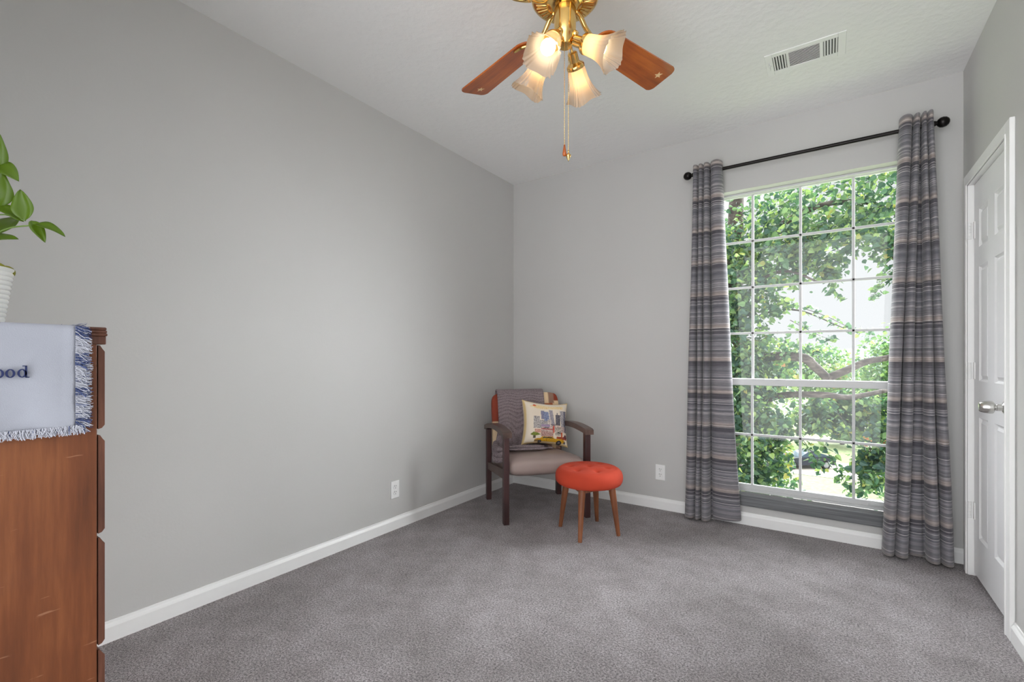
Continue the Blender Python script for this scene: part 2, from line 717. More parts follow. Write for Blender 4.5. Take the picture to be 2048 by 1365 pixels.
def door_slab():
    bm = bm_new()
    ys = [-0.782, -0.690, -0.530, -0.422, -0.262, -0.166]
    zs = [0.018, 0.224, 0.843, 1.029, 1.612, 1.711, 1.906, 2.052]
    grid = [[bm.verts.new((DX, y, z)) for z in zs] for y in ys]
    pan = []
    for i in range(5):
        for j in range(7):
            f = bm.faces.new((grid[i][j], grid[i + 1][j], grid[i + 1][j + 1], grid[i][j + 1]))
            if i in (1, 3) and j in (1, 3, 5):
                pan.append(f)
    bmesh.ops.recalc_face_normals(bm, faces=bm.faces)
    if bm.faces[0].normal.x > 0:
        bmesh.ops.reverse_faces(bm, faces=bm.faces)
    pan = [f for f in pan if f.is_valid]
    bmesh.ops.inset_individual(bm, faces=pan, thickness=0.014, depth=-0.010)
    bmesh.ops.inset_individual(bm, faces=pan, thickness=0.008, depth=0.0)
    bmesh.ops.inset_individual(bm, faces=pan, thickness=0.018, depth=0.007)
    # edges of the slab
    edge = [e for e in bm.edges if e.is_boundary]
    r = bmesh.ops.extrude_edge_only(bm, edges=edge)
    for v in r['geom']:
        if isinstance(v, bmesh.types.BMVert):
            v.co.x += 0.035
    return bm


slab = mesh_obj('door_panel', door_slab(), M_DOOR, door)


def hinge(z):
    bm = bm_new()
    add_box(bm, (DX - 0.004, -0.190, z - 0.044), (DX + 0.001, -0.166, z + 0.044), 0.001)
    add_box(bm, (RW - 0.019, -0.161, z - 0.044), (RW - 0.016, -0.140, z + 0.044), 0.001)
    for k in range(5):
        zz = z - 0.044 + k * 0.0176
        add_lathe(bm, [(0, 0), (0.0065, 0), (0.0065, 0.0166), (0, 0.0166)], 12, Matrix.Translation((DX - 0.016, -0.163, zz)))
    return bm


for z in (1.815, 1.078, 0.345):
    mesh_obj('hinge', hinge(z), M_TRIM, door)
MX = Matrix.Translation((DX, -0.722, 0.931)) @ Matrix.Rotation(-PI / 2, 4, 'Y')
bm = bm_new()
add_lathe(bm, [(0, 0), (0.034, 0), (0.034, 0.004), (0.029, 0.010), (0.018, 0.016), (0.0145, 0.018), (0.0145, 0.034), (0.013, 0.036), (0.013, 0.040),
               (0.020, 0.041), (0.0265, 0.046), (0.0275, 0.056), (0.025, 0.072), (0.0215, 0.084), (0.0185, 0.088), (0.012, 0.0865), (0, 0.086)], 40, MX)
mesh_obj('door_knob', bm, M_NICKEL, door, True, autosmooth=35)
bm = bm_new()
cw, ct = 0.058, 0.017
for (y0, y1, z0, z1) in ((-0.872, -0.872 + cw, 0, 2.118), (-0.158, -0.158 + cw, 0, 2.118)):
    add_box(bm, (RW - ct, y0, z0), (RW, y1, z1), 0.003)
add_box(bm, (RW - ct, -0.872 + cw, 2.060), (RW, -0.158, 2.118), 0.003)
# inner raised bead of the casing, and the jamb
for (y0, y1) in ((-0.822, -0.812), (-0.158, -0.148)):
    add_box(bm, (RW - ct - 0.003, y0, 0), (RW, y1, 2.07), 0.002)
add_box(bm, (RW - ct - 0.003, -0.812, 2.060), (RW, -0.158, 2.070), 0.002)
for (y0, y1) in ((-0.814, -0.786), (-0.163, -0.157)):
    add_box(bm, (RW - 0.012, y0, 0), (RW + 0.06, y1, 2.062))
add_box(bm, (RW - 0.012, -0.79, 2.056), (RW + 0.06, -0.158, 2.064))
mesh_obj('door_casing', bm, M_TRIM, door)


# ================================================================== wall outlets
def outlet(origin, rz, label):
    t = thing('wall_outlet', label, 'power outlet', origin, rz, 'wall outlets')
    # local: plate in the x-z plane, facing -y
    bm = bm_new()
    add_box(bm, (-0.036, -0.006, -0.058), (0.036, 0, 0.058), 0.003)
    mesh_obj('cover_plate', bm, M_TRIM, t, world=False)
    for s in (-1, 1):
        bm = bm_new()
        M = Matrix.Translation((0, -0.006, s * 0.0195)) @ Matrix.Rotation(PI / 2, 4, 'X')
        add_lathe(bm, [(0, 0.0025), (0.0165, 0.0025), (0.017, 0)], 24, M)
        so = mesh_obj('socket', bm, M_TRIM, t, world=False)
        bm = bm_new()
        for (x, h) in ((-0.0065, 0.005), (0.0065, 0.004)):
            add_box(bm, (x - 0.0012, -0.0092, s * 0.0195 + 0.001), (x + 0.0012, -0.0078, s * 0.0195 + 0.001 + h * 2))
        add_lathe(bm, [(0, 0.0034), (0.0026, 0.0034), (0.0026, 0.002)], 12, Matrix.Translation((0, -0.006, s * 0.0195 - 0.008)) @ Matrix.Rotation(PI / 2, 4, 'X'))
        mesh_obj('socket_slots', bm, M_DARKSLOT, so, world=False)
    return t


outlet((0.0, -1.420, 0.264), PI / 2, 'white power outlet low on the bare grey wall left of the armchair')
outlet((1.348, 0.0, 0.278), 0, 'white power outlet low on the window wall between red stool and curtain')

# ================================================================== ceiling vent
vent = thing('ceiling_vent', 'white metal air register with louvers set in the ceiling', 'air vent', (2.298, -0.665, RH))
vx0, vx1, vy0, vy1 = 2.121, 2.477, -0.770, -0.560
bm = bm_new()
zb = RH - 0.006


def vb(x0, x1, y0, y1, z0=RH - 0.005, z1=RH):
    add_box(bm, (x0, y0, z0), (x1, y1, z1), 0.0024, 3)


L = vx1 - vx0
xa, xb, xc, xd, xe, xf = [vx0 + L * f for f in (0.095, 0.27, 0.305, 0.685, 0.73, 0.905)]
ya, yb = vy0 + 0.034, vy1 - 0.034
vb(vx0, xa, vy0, vy1); vb(xf, vx1, vy0, vy1)
vb(xa, xf, vy0, ya); vb(xa, xf, yb, vy1)
vb(xb, xc, ya, yb); vb(xd, xe, ya, yb)
mesh_obj('frame', bm, M_TRIM, vent)
bm = bm_new(); add_box(bm, (xa, ya, RH - 0.0008), (xf, yb, RH - 0.0002))
mesh_obj('duct_shade', bm, M_DARKSLOT, vent)  # dark sheet under the ceiling, standing in for shade inside the duct
bm = bm_new()
for k in range(13):
    y = ya + (yb - ya) * (k + 0.5) / 13
    add_box(bm, (xc, -0.0032, -0.0006), (xd, 0.0032, 0.0006), 0, 1, Matrix.Translation((0, y, RH - 0.0035)) @ Matrix.Rotation(0.30, 4, 'X'))
mesh_obj('center_louvers', bm, M_TRIM, vent)
for (x0, x1, a) in ((xa, xb, 0.5), (xe, xf, -0.45)):
    bm = bm_new()
    for k in range(5):
        x = x0 + (x1 - x0) * (k + 0.5) / 5
        add_box(bm, (-0.0042, ya, -0.0006), (0.0042, yb, 0.0006), 0, 1, Matrix.Translation((x, 0, RH - 0.0038)) @ Matrix.Rotation(a, 4, 'Y'))
    mesh_obj('side_louvers', bm, M_TRIM, vent)
bm = bm_new()
add_box(bm, (vx0 + 0.017, -0.700, RH - 0.020), (vx0 + 0.020, -0.640, RH - 0.008), 0.001)
add_box(bm, (vx0 + 0.012, -0.676, RH - 0.012), (vx0 + 0.026, -0.660, RH - 0.008), 0.001)
mesh_obj('damper_lever', bm, M_TRIM, vent)

# ================================================================== ceiling fan
FX, FY = 1.574, -1.977
ZB = 2.438                 # blade plane
FM = Matrix.Translation((FX, FY, 0))
HB = -0.062
fan = thing('ceiling_fan', 'polished brass ceiling fan with wooden blades and four frosted lamps', 'ceiling fan', (FX, FY, RH))
bm = bm_new()
add_lathe(bm, [(0, RH), (0.075, RH), (0.078, RH - 0.012), (0.082, RH - 0.05), (0.10, RH - 0.075), (0.120, RH - 0.095), (0.128, RH - 0.12), (0.129, RH - 0.19), (0.126, RH - 0.197),
               (0.129, RH - 0.207), (0.130, RH - 0.222), (0.127, RH - 0.234), (0.119, RH - 0.243), (0.105, RH - 0.247), (0.066, RH - 0.249), (0.060, RH - 0.254), (0.048, RH - 0.258), (0, RH - 0.258)], 64, FM)
housing = mesh_obj('motor_housing', bm, M_BRASS, fan, True, autosmooth=40)
bm = bm_new()
for k in range(40):
    a = 2 * PI * k / 40
    M = FM @ Matrix.Rotation(a, 4, 'Z')
    add_tube(bm, [M @ Vector((0.070, 0, RH - 0.249)), M @ Vector((0.110, 0, RH - 0.246))], 0.0035, 6)
mesh_obj('cooling_ribs', bm, M_BRASS, housing)
bm = bm_new()
add_lathe(bm, [(0, 2.490), (0.034, 2.490), (0.036, 2.478), (0.041, 2.474), (0.041, 2.376), (0.039, 2.372), (0.037, 2.364), (0.033, 2.345), (0.029, 2.335), (0.025, 2.331), (0, 2.330)], 40, FM)
mesh_obj('switch_housing', bm, M_BRASS, fan, True, autosmooth=35)


def star(bm, c, r, frame, z0, z1):
    poly = []
    for k in range(10):
        a = PI / 2 + k * PI / 5
        rr = r if k % 2 == 0 else r * 0.42
        poly.append((c[0] + rr * math.cos(a), c[1] + rr * math.sin(a)))
    add_prism(bm, poly, z0, z1, frame)


M_STAR = simple('cream_star_paint', (226, 196, 150), 0.5)
BLADE_DEG = (72.6, 162.6, 252.6, 342.6)
R0, R1 = 0.170, 0.636
for i, deg in enumerate(BLADE_DEG):
    F = FM @ Matrix.Rotation(math.radians(deg), 4, 'Z') @ Matrix.Translation((0, 0, ZB)) @ Matrix.Rotation(math.radians(-13), 4, 'X')
    poly = []
    w0, w1 = 0.060, 0.075
    for k in range(13):               # rounded inner end
        a = PI / 2 + PI * k / 12
        poly.append((R0 + 0.05 + 0.05 * math.cos(a), w0 * math.sin(a)))
    for (cx, cy, a0) in ((R1 - 0.025, -w1 + 0.025, -PI / 2), (R1 - 0.025, w1 - 0.025, 0)):
        for k in range(7):
            a = a0 + PI / 2 * k / 6
            poly.append((cx + 0.025 * math.cos(a), cy + 0.025 * math.sin(a)))
    bm = bm_new()
    add_prism(bm, poly, -0.0035, 0.0035, Matrix())
    bmesh.ops.bevel(bm, geom=[e for e in bm.edges if abs(e.verts[0].co.z - e.verts[1].co.z) < 1e-5], offset=0.0015, segments=1, affect='EDGES')
    ob = mesh_obj('fan_blade', bm, M_BLADE, fan, world=False)
    ob.matrix_local = W[fan.name].inverted() @ F
    W[ob.name] = F.copy()
    bm = bm_new()
    star(bm, (R1 - 0.052, -0.012), 0.019, Matrix(), -0.0046, -0.0033)
    so = mesh_obj('star_decoration', bm, M_STAR, ob, world=False)
    # blade iron: drops from the housing and forks under the blade
    bm = bm_new()
    G = FM @ Matrix.Rotation(math.radians(deg), 4, 'Z')
    arm = spline([G @ Vector(p) for p in ((0.056, 0, RH - 0.250), (0.085, 0, RH - 0.262), (0.115, 0, ZB + 0.012), (0.150, 0, ZB - 0.004), (0.178, 0, ZB - 0.009))], 14)
    add_tube(bm, arm, [0.011 - 0.0002 * q for q in range(15)], 10)
    for s in (-1, 1):
        fk = spline([F @ Vector(p) for p in ((0.172, 0, -0.009), (0.186, s * 0.022, -0.009), (0.212, s * 0.044, -0.009), (0.250, s * 0.050, -0.008))], 12)
        add_tube(bm, fk, [0.010 - 0.0004 * q for q in range(13)], 8)
    md = spline([F @ Vector(p) for p in ((0.172, 0, -0.009), (0.200, 0, -0.010), (0.235, 0, -0.008))], 6)
    add_tube(bm, md, [0.009, 0.0085, 0.008, 0.0075, 0.007, 0.006, 0.005], 8)
    mesh_obj('blade_iron', bm, M_BRASS, fan, True)

# azimuth, neck (r, z) and axis of each lamp on its swivel arm
LAMPS = ((6.2, (0.080, 2.316), (0.118, -0.072)), (96.2, (0.1114, 2.320), (0.090, -0.078)),
         (186.2, (0.092, 2.308), (0.062, -0.098)), (269.0, (0.088, 2.306), (0.096, -0.116)))
M_BULB = m_emit('warm_lit_bulb', (1.0, 0.80, 0.54, 1), 8.5)


def shade_bm(M):
    bm = bm_new()
    prof = [(0.030, 0.0), (0.0345, 0.012), (0.036, 0.028), (0.0375, 0.046), (0.041, 0.066), (0.047, 0.086), (0.055, 0.104), (0.064, 0.120), (0.069, 0.128)]

    def rf(u, a):
        sq = math.cos(4 * a)
        fl = max(0, sq) ** 1.5 * math.cos(28 * a)
        return 1 + u ** 2 * (0.075 * sq + 0.05 * fl) + 0.018 * u * math.cos(28 * a) * max(0, sq)
    vs = add_lathe(bm, prof, 140, None, rf)
    for v in vs:                       # ruffled rim
        u = v.co.z / 0.128
        a = math.atan2(v.co.y, v.co.x)
        v.co.z += u ** 4 * 0.004 * math.cos(4 * a)
    for v in vs:
        v.co = M @ v.co
    return bm


for deg, nkp, axp in LAMPS:
    G = FM @ Matrix.Rotation(math.radians(deg), 4, 'Z')
    ax = Vector((axp[0], 0, axp[1])).normalized()
    nk = Vector((nkp[0], 0, nkp[1]))
    bm = bm_new()
    add_ball(bm, G @ Vector((0.040, 0, 2.366)), 0.013)
    add_tube(bm, spline([G @ Vector(p) for p in ((0.040, 0, 2.366), (0.050, 0, 2.368), tuple(nk - ax * 0.060 + Vector((0, 0, 0.004))), tuple(nk - ax * 0.045))], 10), 0.005, 10)
    lamp = mesh_obj('lamp_arm', bm, M_BRASS, fan, True)
    A = G @ Matrix.Translation(nk) @ ax.to_track_quat('Z', 'Y').to_matrix().to_4x4()
    bm = bm_new()
    add_lathe(bm, [(0, -0.050), (0.014, -0.050), (0.0195, -0.046), (0.020, -0.014), (0.022, -0.012), (0.034, -0.004), (0.036, 0.002), (0.0355, 0.010), (0.031, 0.011), (0.0, 0.008)], 32, A)
    mesh_obj('lamp_socket', bm, M_BRASS, lamp, True, autosmooth=35)
    mesh_obj('lamp_shade', shade_bm(A), M_FROST, lamp, True)
    bm = bm_new()
    add_lathe(bm, [(0.010, 0.010), (0.013, 0.020), (0.021, 0.036), (0.0265, 0.052), (0.027, 0.062), (0.024, 0.075), (0.016, 0.084), (0.007, 0.088), (0, 0.0885)], 24, A)
    mesh_obj('light_bulb', bm, M_BULB, lamp, True)


def chain(x, y, z0, z1, pull):
    bm = bm_new()
    add_tube(bm, [(x, y, z0), (x, y, z1)], 0.0007, 5)
    n = int((z0 - z1) / 0.0065)
    for k in range(n):
        bmesh.ops.create_icosphere(bm, subdivisions=1, radius=0.0019, matrix=Matrix.Translation((x, y, z0 - (k + 0.5) * 0.0065)))
    c = mesh_obj('pull_chain', bm, M_BRASS, fan)
    bm = bm_new()
    T = Matrix.Translation((x, y, z1))
    if pull == 'wood':
        add_lathe(bm, [(0, 0.002), (0.003, 0), (0.0045, -0.012), (0.0075, -0.030), (0.0078, -0.036), (0.006, -0.042), (0, -0.045)], 18, T)
        mesh_obj('pull_knob', bm, M_BLADE, c, True)['label'] = 'wooden teardrop pull knob'
    else:
        add_lathe(bm, [(0, 0.002), (0.003, 0), (0.003, -0.006), (0.0015, -0.008), (0.004, -0.012), (0.0095, -0.018), (0.010, -0.022), (0.007, -0.027), (0.0045, -0.034), (0.002, -0.038), (0, -0.044)], 18, T)
        mesh_obj('pull_knob', bm, M_BRASS, c, True)['label'] = 'brass finial pull knob'


chain(1.572, -1.978, 2.334, 1.957, 'wood')
chain(1.584, -1.969, 2.334, 1.936, 'brass')

# ================================================================== curtains on their rod
RY, RZ = -0.085, 2.452
rod = thing('curtain_rod', 'slim black curtain rod with ball finials above the window', 'curtain rod', (2.25, RY, RZ))
bm = bm_new(); add_tube(bm, [(1.60, RY, RZ), (2.895, RY, RZ)], 0.0115, 16)
add_tube(bm, [(1.60, RY, RZ), (1.98, RY, RZ)], 0.0095, 16)
mesh_obj('rod', bm, M_BLACK, rod, True, autosmooth=40)
for x, s in ((1.60, -1), (2.895, 1)):
    M = Matrix.Translation((x, RY, RZ)) @ Matrix.Rotation(s * PI / 2, 4, 'Y')
    bm = bm_new()
    add_lathe(bm, [(0, -0.012), (0.013, -0.012), (0.015, -0.004), (0.013, 0.002), (0.011, 0.006), (0.018, 0.010), (0.026, 0.020), (0.0285, 0.032), (0.026, 0.045), (0.017, 0.056), (0.008, 0.060), (0, 0.061)], 28, M)
    mesh_obj('finial', bm, M_BLACK, rod, True)
    bm = bm_new()
    xb_ = x - s * 0.015
    add_box(bm, (xb_ - 0.012, -0.006, RZ - 0.035), (xb_ + 0.012, 0, RZ + 0.035), 0.002)
    add_tube(bm, [(xb_, -0.004, RZ - 0.012), (xb_, RY, RZ - 0.012)], 0.006, 10)
    mesh_obj('bracket', bm, M_BLACK, rod)


def curtain(label, top, bot, fr_top, fr_bot, ztop, zbot, kind, lift=None, pw=1.0):
    """top / bot: x where the pleats meet, at the heading and at the hem; fr: how far each pleat stands out"""
    n = len(top) - 1
    NZ, NP = 90, 18
    rows = []
    for j in range(NZ + 1):
        u = j / NZ
        row = []
        for i in range(n):
            for k in range(NP + 1):
                q = k / NP
                e = u ** pw
                xa_ = top[i] + (bot[i] - top[i]) * e
                xb2 = top[i + 1] + (bot[i + 1] - top[i + 1]) * e
                d = fr_top[i] + (fr_bot[i] - fr_top[i]) * u
                s = math.sin(PI * q)
                am = math.radians(122 if d > 0.03 else 88)
                a_ = (q - 0.5) * 2 * am
                x = (xa_ + xb2) / 2 + (xb2 - xa_) * 0.465 * math.sin(a_)
                x += 0.0035 * math.sin(9 * u + i * 1.7) * u
                y = -0.050 - d * (math.cos(a_) - math.cos(am)) / (1 - math.cos(am))
                y += 0.004 * math.sin(7 * u + 2.1 * i) * u
                # the heading leans in to the rod
                z = ztop + (zbot - ztop) * u
                if u < 0.06:
                    z += 0.006 * s * (1 - u / 0.06)
                if lift:
                    z += lift(i + q) * max(0, (u - 0.80) / 0.20) ** 2
                row.append((x, y, z))
        # free edges turn back towards the wall
        a, b_ = row[0], row[-1]
        row = [(a[0] + 0.010, -0.030, a[2]), (a[0] + 0.002, -0.045, a[2])] + row + [(b_[0] - 0.002, -0.045, b_[2]), (b_[0] - 0.010, -0.030, b_[2])]
        rows.append(row)
    m = len(rows[0])
    V = [p for r in rows for p in r]
    Fc = [(j * m + i, j * m + i + 1, (j + 1) * m + i + 1, (j + 1) * m + i) for j in range(NZ) for i in range(m - 1)]
    t = thing('curtain', label, 'curtain', ((bot[0] + bot[-1]) / 2, -0.10, 0), 0, 'striped curtains at the window')
    inv = W[t.name].inverted()
    o = data_obj('curtain_panel', V, Fc, M_CURTAIN, t, True)
    solidify(o, 0.0025)
    return t


curtain('striped grey and tan curtain hanging at the window side nearest the armchair',
        [1.606, 1.644, 1.678, 1.721, 1.800], [1.546, 1.624, 1.664, 1.724, 1.915],
        [0.078, 0.078, 0.082, 0.090], [0.095, 0.100, 0.100, 0.055], 2.500, 0.018, 'l',
        lambda s: 0.028 * max(0, s - 3), 1.15)
curtain('striped grey curtain hanging at the window side nearest the white door',
        [2.738, 2.800, 2.832, 2.836, 2.858, 2.886], [2.658, 2.718, 2.784, 2.850, 2.914, 2.972],
        [0.092, 0.080, 0.010, 0.080, 0.082], [0.110, 0.105, 0.015, 0.105, 0.108], 2.512, 0.016, 'r', None, 1.0)

# ================================================================== armchair in the corner
CH = (0.539, -0.506, 0.0)
CHA = math.radians(48.5)
chair = thing('armchair', 'dark wood armchair with taupe seat and patchwork back in the corner', 'armchair', CH, CHA)


def cpart(name, bm, mat, smooth=False, parent=None, autosmooth=None):
    return mesh_obj(name, bm, mat, parent or chair, smooth, world=False, autosmooth=autosmooth)


for sx in (-1, 1):
    bm = bm_new()
    add_box(bm, (sx * 0.300 - 0.020, -0.325, 0), (sx * 0.300 + 0.020, -0.277, 0.612), 0.004)
    cpart('leg', bm, M_ESPRESSO)
    bm = bm_new()
    add_box(bm, (sx * 0.300 - 0.020, 0.272, 0), (sx * 0.300 + 0.020, 0.318, 0.575), 0.004)
    cpart('leg', bm, M_ESPRESSO)
    # arm: gentle arch
    top = spline([(-0.352, 0, 0.634), (-0.30, 0, 0.645), (-0.10, 0, 0.655), (0.12, 0, 0.640), (0.325, 0, 0.600)], 24)
    bot = [(p.x, p.z - 0.034 - 0.004 * math.sin(PI * k / 24)) for k, p in enumerate(top)]
    poly = [(p.x, p.z) for p in top] + bot[::-1]
    Fm = Matrix(((0, 0, 1, sx * 0.300), (1, 0, 0, 0), (0, 1, 0, 0), (0, 0, 0, 1)))
    bm = bm_new()
    add_prism(bm, poly, -0.031, 0.031, Fm)
    bmesh.ops.bevel(bm, geom=[e for e in bm.edges if len(e.link_faces) == 2 and e.calc_face_angle(0) > 0.8], offset=0.006, segments=2, affect='EDGES')
    cpart('armrest', bm, M_ESPRESSO_Y, True, autosmooth=35)
    # sloping side rail
    bm = bm_new()
    Fm = Matrix(((0, 0, 1, sx * 0.300), (1, 0, 0, 0), (0, 1, 0, 0), (0, 0, 0, 1)))
    add_prism(bm, [(-0.277, 0.372), (0.272, 0.305), (0.272, 0.250), (-0.277, 0.305)], -0.012, 0.012, Fm)
    cpart('side_rail', bm, M_ESPRESSO_Y)
for (y, z) in ((-0.20, 0.345), (0.24, 0.272)):
    bm = bm_new(); add_box(bm, (-0.288, y - 0.012, z - 0.016), (0.288, y + 0.012, z + 0.016), 0.003)
    cpart('cross_rail', bm, M_ESPRESSO)
TS = Matrix.Translation((0, -0.045, 0.363)) @ Matrix.Rotation(math.radians(-4.5), 4, 'X')
bm = bm_new()
bmesh.ops.create_cube(bm, size=1)
bmesh.ops.subdivide_edges(bm, edges=bm.edges[:], cuts=9, use_grid_fill=True)
for v in bm.verts:
    x, y, z = v.co * 2
    e = 1 - 0.045 * abs(z) ** 4
    px = x * 0.276 * e
    py = y * 0.285 * (1 - 0.06 * abs(z) ** 3 if y < 0 else 1)
    pz = z * 0.071 * (1 - 0.25 * max(0, abs(x) - 0.7) / 0.3 * abs(x) ** 6)
    if y < 0:
        pz *= 1 - 0.30 * abs(y) ** 8
    if z > 0:
        pz += 0.012 * (1 - x * x) * (1 - y * y)
    v.co = TS @ Vector((px, py, pz))
o = cpart('seat_cushion', bm, M_LEATHER, True)
subsurf(o, 1)

# backrest with patchwork
BT = math.radians(-9)
BK = Matrix.Translation((0, 0.215, 0.395)) @ Matrix.Rotation(BT, 4, 'X')
PATCH = [((182, 86, 46), 'rust'), ((226, 198, 160), 'cream'), ((146, 112, 94), 'taupe'), ((138, 52, 26), 'red'), ((170, 90, 50), 'tan')]


def patch_col(x, z):
    r, c, k, d, tn = [lin(*p[0]) for p in PATCH]
    if x > 0.235:
        return d if z > 0.395 else (c if z > 0.20 else k)
    if x < -0.235:
        return d if z > 0.24 else c
    row = int((0.465 - z) / 0.085)
    bounds = [(-0.12, 0.03, 0.195), (-0.16, 0.02, 0.225), (-0.05, 0.10, 0.20), (-0.18, -0.02, 0.14), (-0.1, 0.05, 0.18), (-0.14, 0.0, 0.2)][min(max(row, 0), 5)]
    q = sum(x > b for b in bounds)
    pal = [[r, k, c, k], [c, tn, tn, c], [k, c, c, tn], [r, tn, c, k], [c, k, tn, r], [tn, c, k, c]][min(max(row, 0), 5)]
    return pal[q]


bm = bm_new()
bmesh.ops.create_cube(bm, size=1)
bmesh.ops.subdivide_edges(bm, edges=bm.edges[:], cuts=47, use_grid_fill=True)
lay = bm.verts.layers.float_color.new('print')
for v in bm.verts:
    x, y, z = v.co * 2
    X, Z = x * 0.282, (z + 1) * 0.5 * 0.470
    v[lay] = patch_col(X, Z)
    # rounded corners and pillowy faces
    ex, ez = abs(x), max(0, z)
    k = (ex ** 8 + ez ** 8) ** 0.125
    f = 1.0 if k <= 1 else 1 / k
    if z > 0:
        X *= f if ex > 0.6 else 1
        Z = 0.235 + (Z - 0.235) * (f if ez > 0.6 else 1)
    th = 0.030 * (1 - 0.35 * max(ex, abs(z)) ** 10)
    Yp = y * th - 0.03 * (1 - (2 * Z / 0.47 - 1) ** 2) * 0.4
    v.co = BK @ Vector((X, Yp, Z))
o = cpart('backrest', bm, M_PATCH, True, autosmooth=50)

# ------------------------------------------------------------------ knitted blanket over the chair
blanket = thing('knitted_blanket', 'mauve knitted blanket draped over the patchwork back of the armchair', 'blanket', (CH[0], CH[1], 0.42), CHA)
W[blanket.name] = Matrix.Translation((CH[0], CH[1], 0.42)) @ Matrix.Rotation(CHA, 4, 'Z')
WC = W[chair.name]


def back_pt(x, z, off):
    """point on the front (off<0) or rear side of the backrest, chair coordinates"""
    return BK @ Vector((x, off - 0.012 * (1 - (2 * z / 0.47 - 1) ** 2), z))


NX, V = 36, []
path = []
for z in (0.26, 0.32, 0.38, 0.43, 0.462):
    path.append((z, 0.040))
path += [(0.484, 0.026), (0.492, 0.0), (0.484, -0.026)]
for k in range(22):
    path.append((0.462 - 0.420 * k / 21, -0.038 - 0.010 * math.sin(PI * k / 21)))
rows = []
for j, (z, off) in enumerate(path):
    u = j / (len(path) - 1)
    row = []
    for i in range(NX + 1):
        s = i / NX
        xl, xr = -0.240, 0.150
        low = max(0, (u - 0.62) / 0.38)
        xl -= 0.040 * low ** 1.5
        x = xl + (xr - xl) * s
        p = back_pt(x, z, off)
        if off < 0:
            p.y -= 0.006 * math.sin(x * 34 + 2 * u) * u + 0.020 * low * (1 - s) ** 2
        row.append(p)
    rows.append(row)
# onto the seat: the cloth turns forward, its left side slumps over the edge of the seat
last = rows[-1]
for j in range(1, 15):
    u = j / 14
    row = []
    for i in range(NX + 1):
        s = i / NX
        p0 = last[i]
        x = p0.x - 0.015 * u
        y = p0.y - 0.215 * u * (0.75 + 0.25 * s)
        yy = y + 0.04
        z = 0.452 + 0.032 * (-yy / 0.28) * 0.8 + 0.012 * math.sin(PI * u) * math.sin(12 * s + 1)
        z = p0.z + (z - p0.z) * min(1, u * 2.4) if u < 0.42 else z
        row.append(Vector((x, y, z)))
    rows.append(row)
m = NX + 1
V = [WC @ p for r in rows for p in r]
Fc = [(j * m + i, j * m + i + 1, (j + 1) * m + i + 1, (j + 1) * m + i) for j in range(len(rows) - 1) for i in range(NX)]
o = data_obj('draped_cloth', V, Fc, M_KNIT, blanket, True)
solidify(o, 0.010, -1)
# folded layers on the seat front and the slumped rolls by the left arm
bm = bm_new()


def fold(pts, w, h, seg=12):
    P = spline(pts, 18)
    rings = []
    for i, p in enumerate(P):
        d = (P[min(i + 1, 18)] - P[max(i - 1, 0)]).normalized()
        side = d.cross(Vector((0, 0, 1))).normalized()
        e = min(1, 4 * min(i, 18 - i) / 18 + 0.25)
        rings.append([bm.verts.new(p + side * w * e * math.cos(2 * PI * k / seg) * (1 + 0.1 * math.sin(i)) + Vector((0, 0, h * e * math.sin(2 * PI * k / seg)))) for k in range(seg)])
    for i in range(18):
        for k in range(seg):
            bm.faces.new((rings[i][k], rings[i][(k + 1) % seg], rings[i + 1][(k + 1) % seg], rings[i + 1][k]))
    bm.faces.new(rings[0][::-1]); bm.faces.new(rings[-1])


fold([(-0.25, -0.070, 0.468), (-0.12, -0.085, 0.470), (0.00, -0.080, 0.468), (0.085, -0.070, 0.466)], 0.030, 0.010)
fold([(-0.25, -0.055, 0.483), (-0.12, -0.065, 0.486), (-0.02, -0.062, 0.482), (0.06, -0.05, 0.478)], 0.032, 0.009)
fold([(-0.268, 0.19, 0.450), (-0.288, 0.08, 0.425), (-0.285, -0.04, 0.420), (-0.255, -0.10, 0.450)], 0.030, 0.026)
fold([(-0.275, 0.17, 0.405), (-0.300, 0.06, 0.385), (-0.300, -0.06, 0.388), (-0.270, -0.13, 0.410)], 0.024, 0.022)
fold([(-0.262, 0.18, 0.49), (-0.282, 0.12, 0.465), (-0.285, 0.02, 0.455), (-0.262, -0.07, 0.468)], 0.024, 0.024)
for v in bm.verts:
    v.co = WC @ v.co
mesh_obj('folded_edge', bm, M_KNIT, blanket, True)

# ------------------------------------------------------------------ printed cushion
cushion = thing('throw_pillow', 'cream throw pillow printed with city towers and a yellow taxi on the armchair', 'pillow', (CH[0], CH[1], 0.45), CHA)


def inpoly(x, y, poly):
    c = False
    j = len(poly) - 1
    for i in range(len(poly)):
        (xi, yi), (xj, yj) = poly[i], poly[j]
        if (yi > y) != (yj > y) and x < (xj - xi) * (y - yi) / (yj - yi) + xi:
            c = not c
        j = i
    return c


def R4(x0, y0, x1, y1, lean=0.0):
    return [(x0, y0), (x1, y0), (x1 + lean, y1), (x0 + lean, y1)]


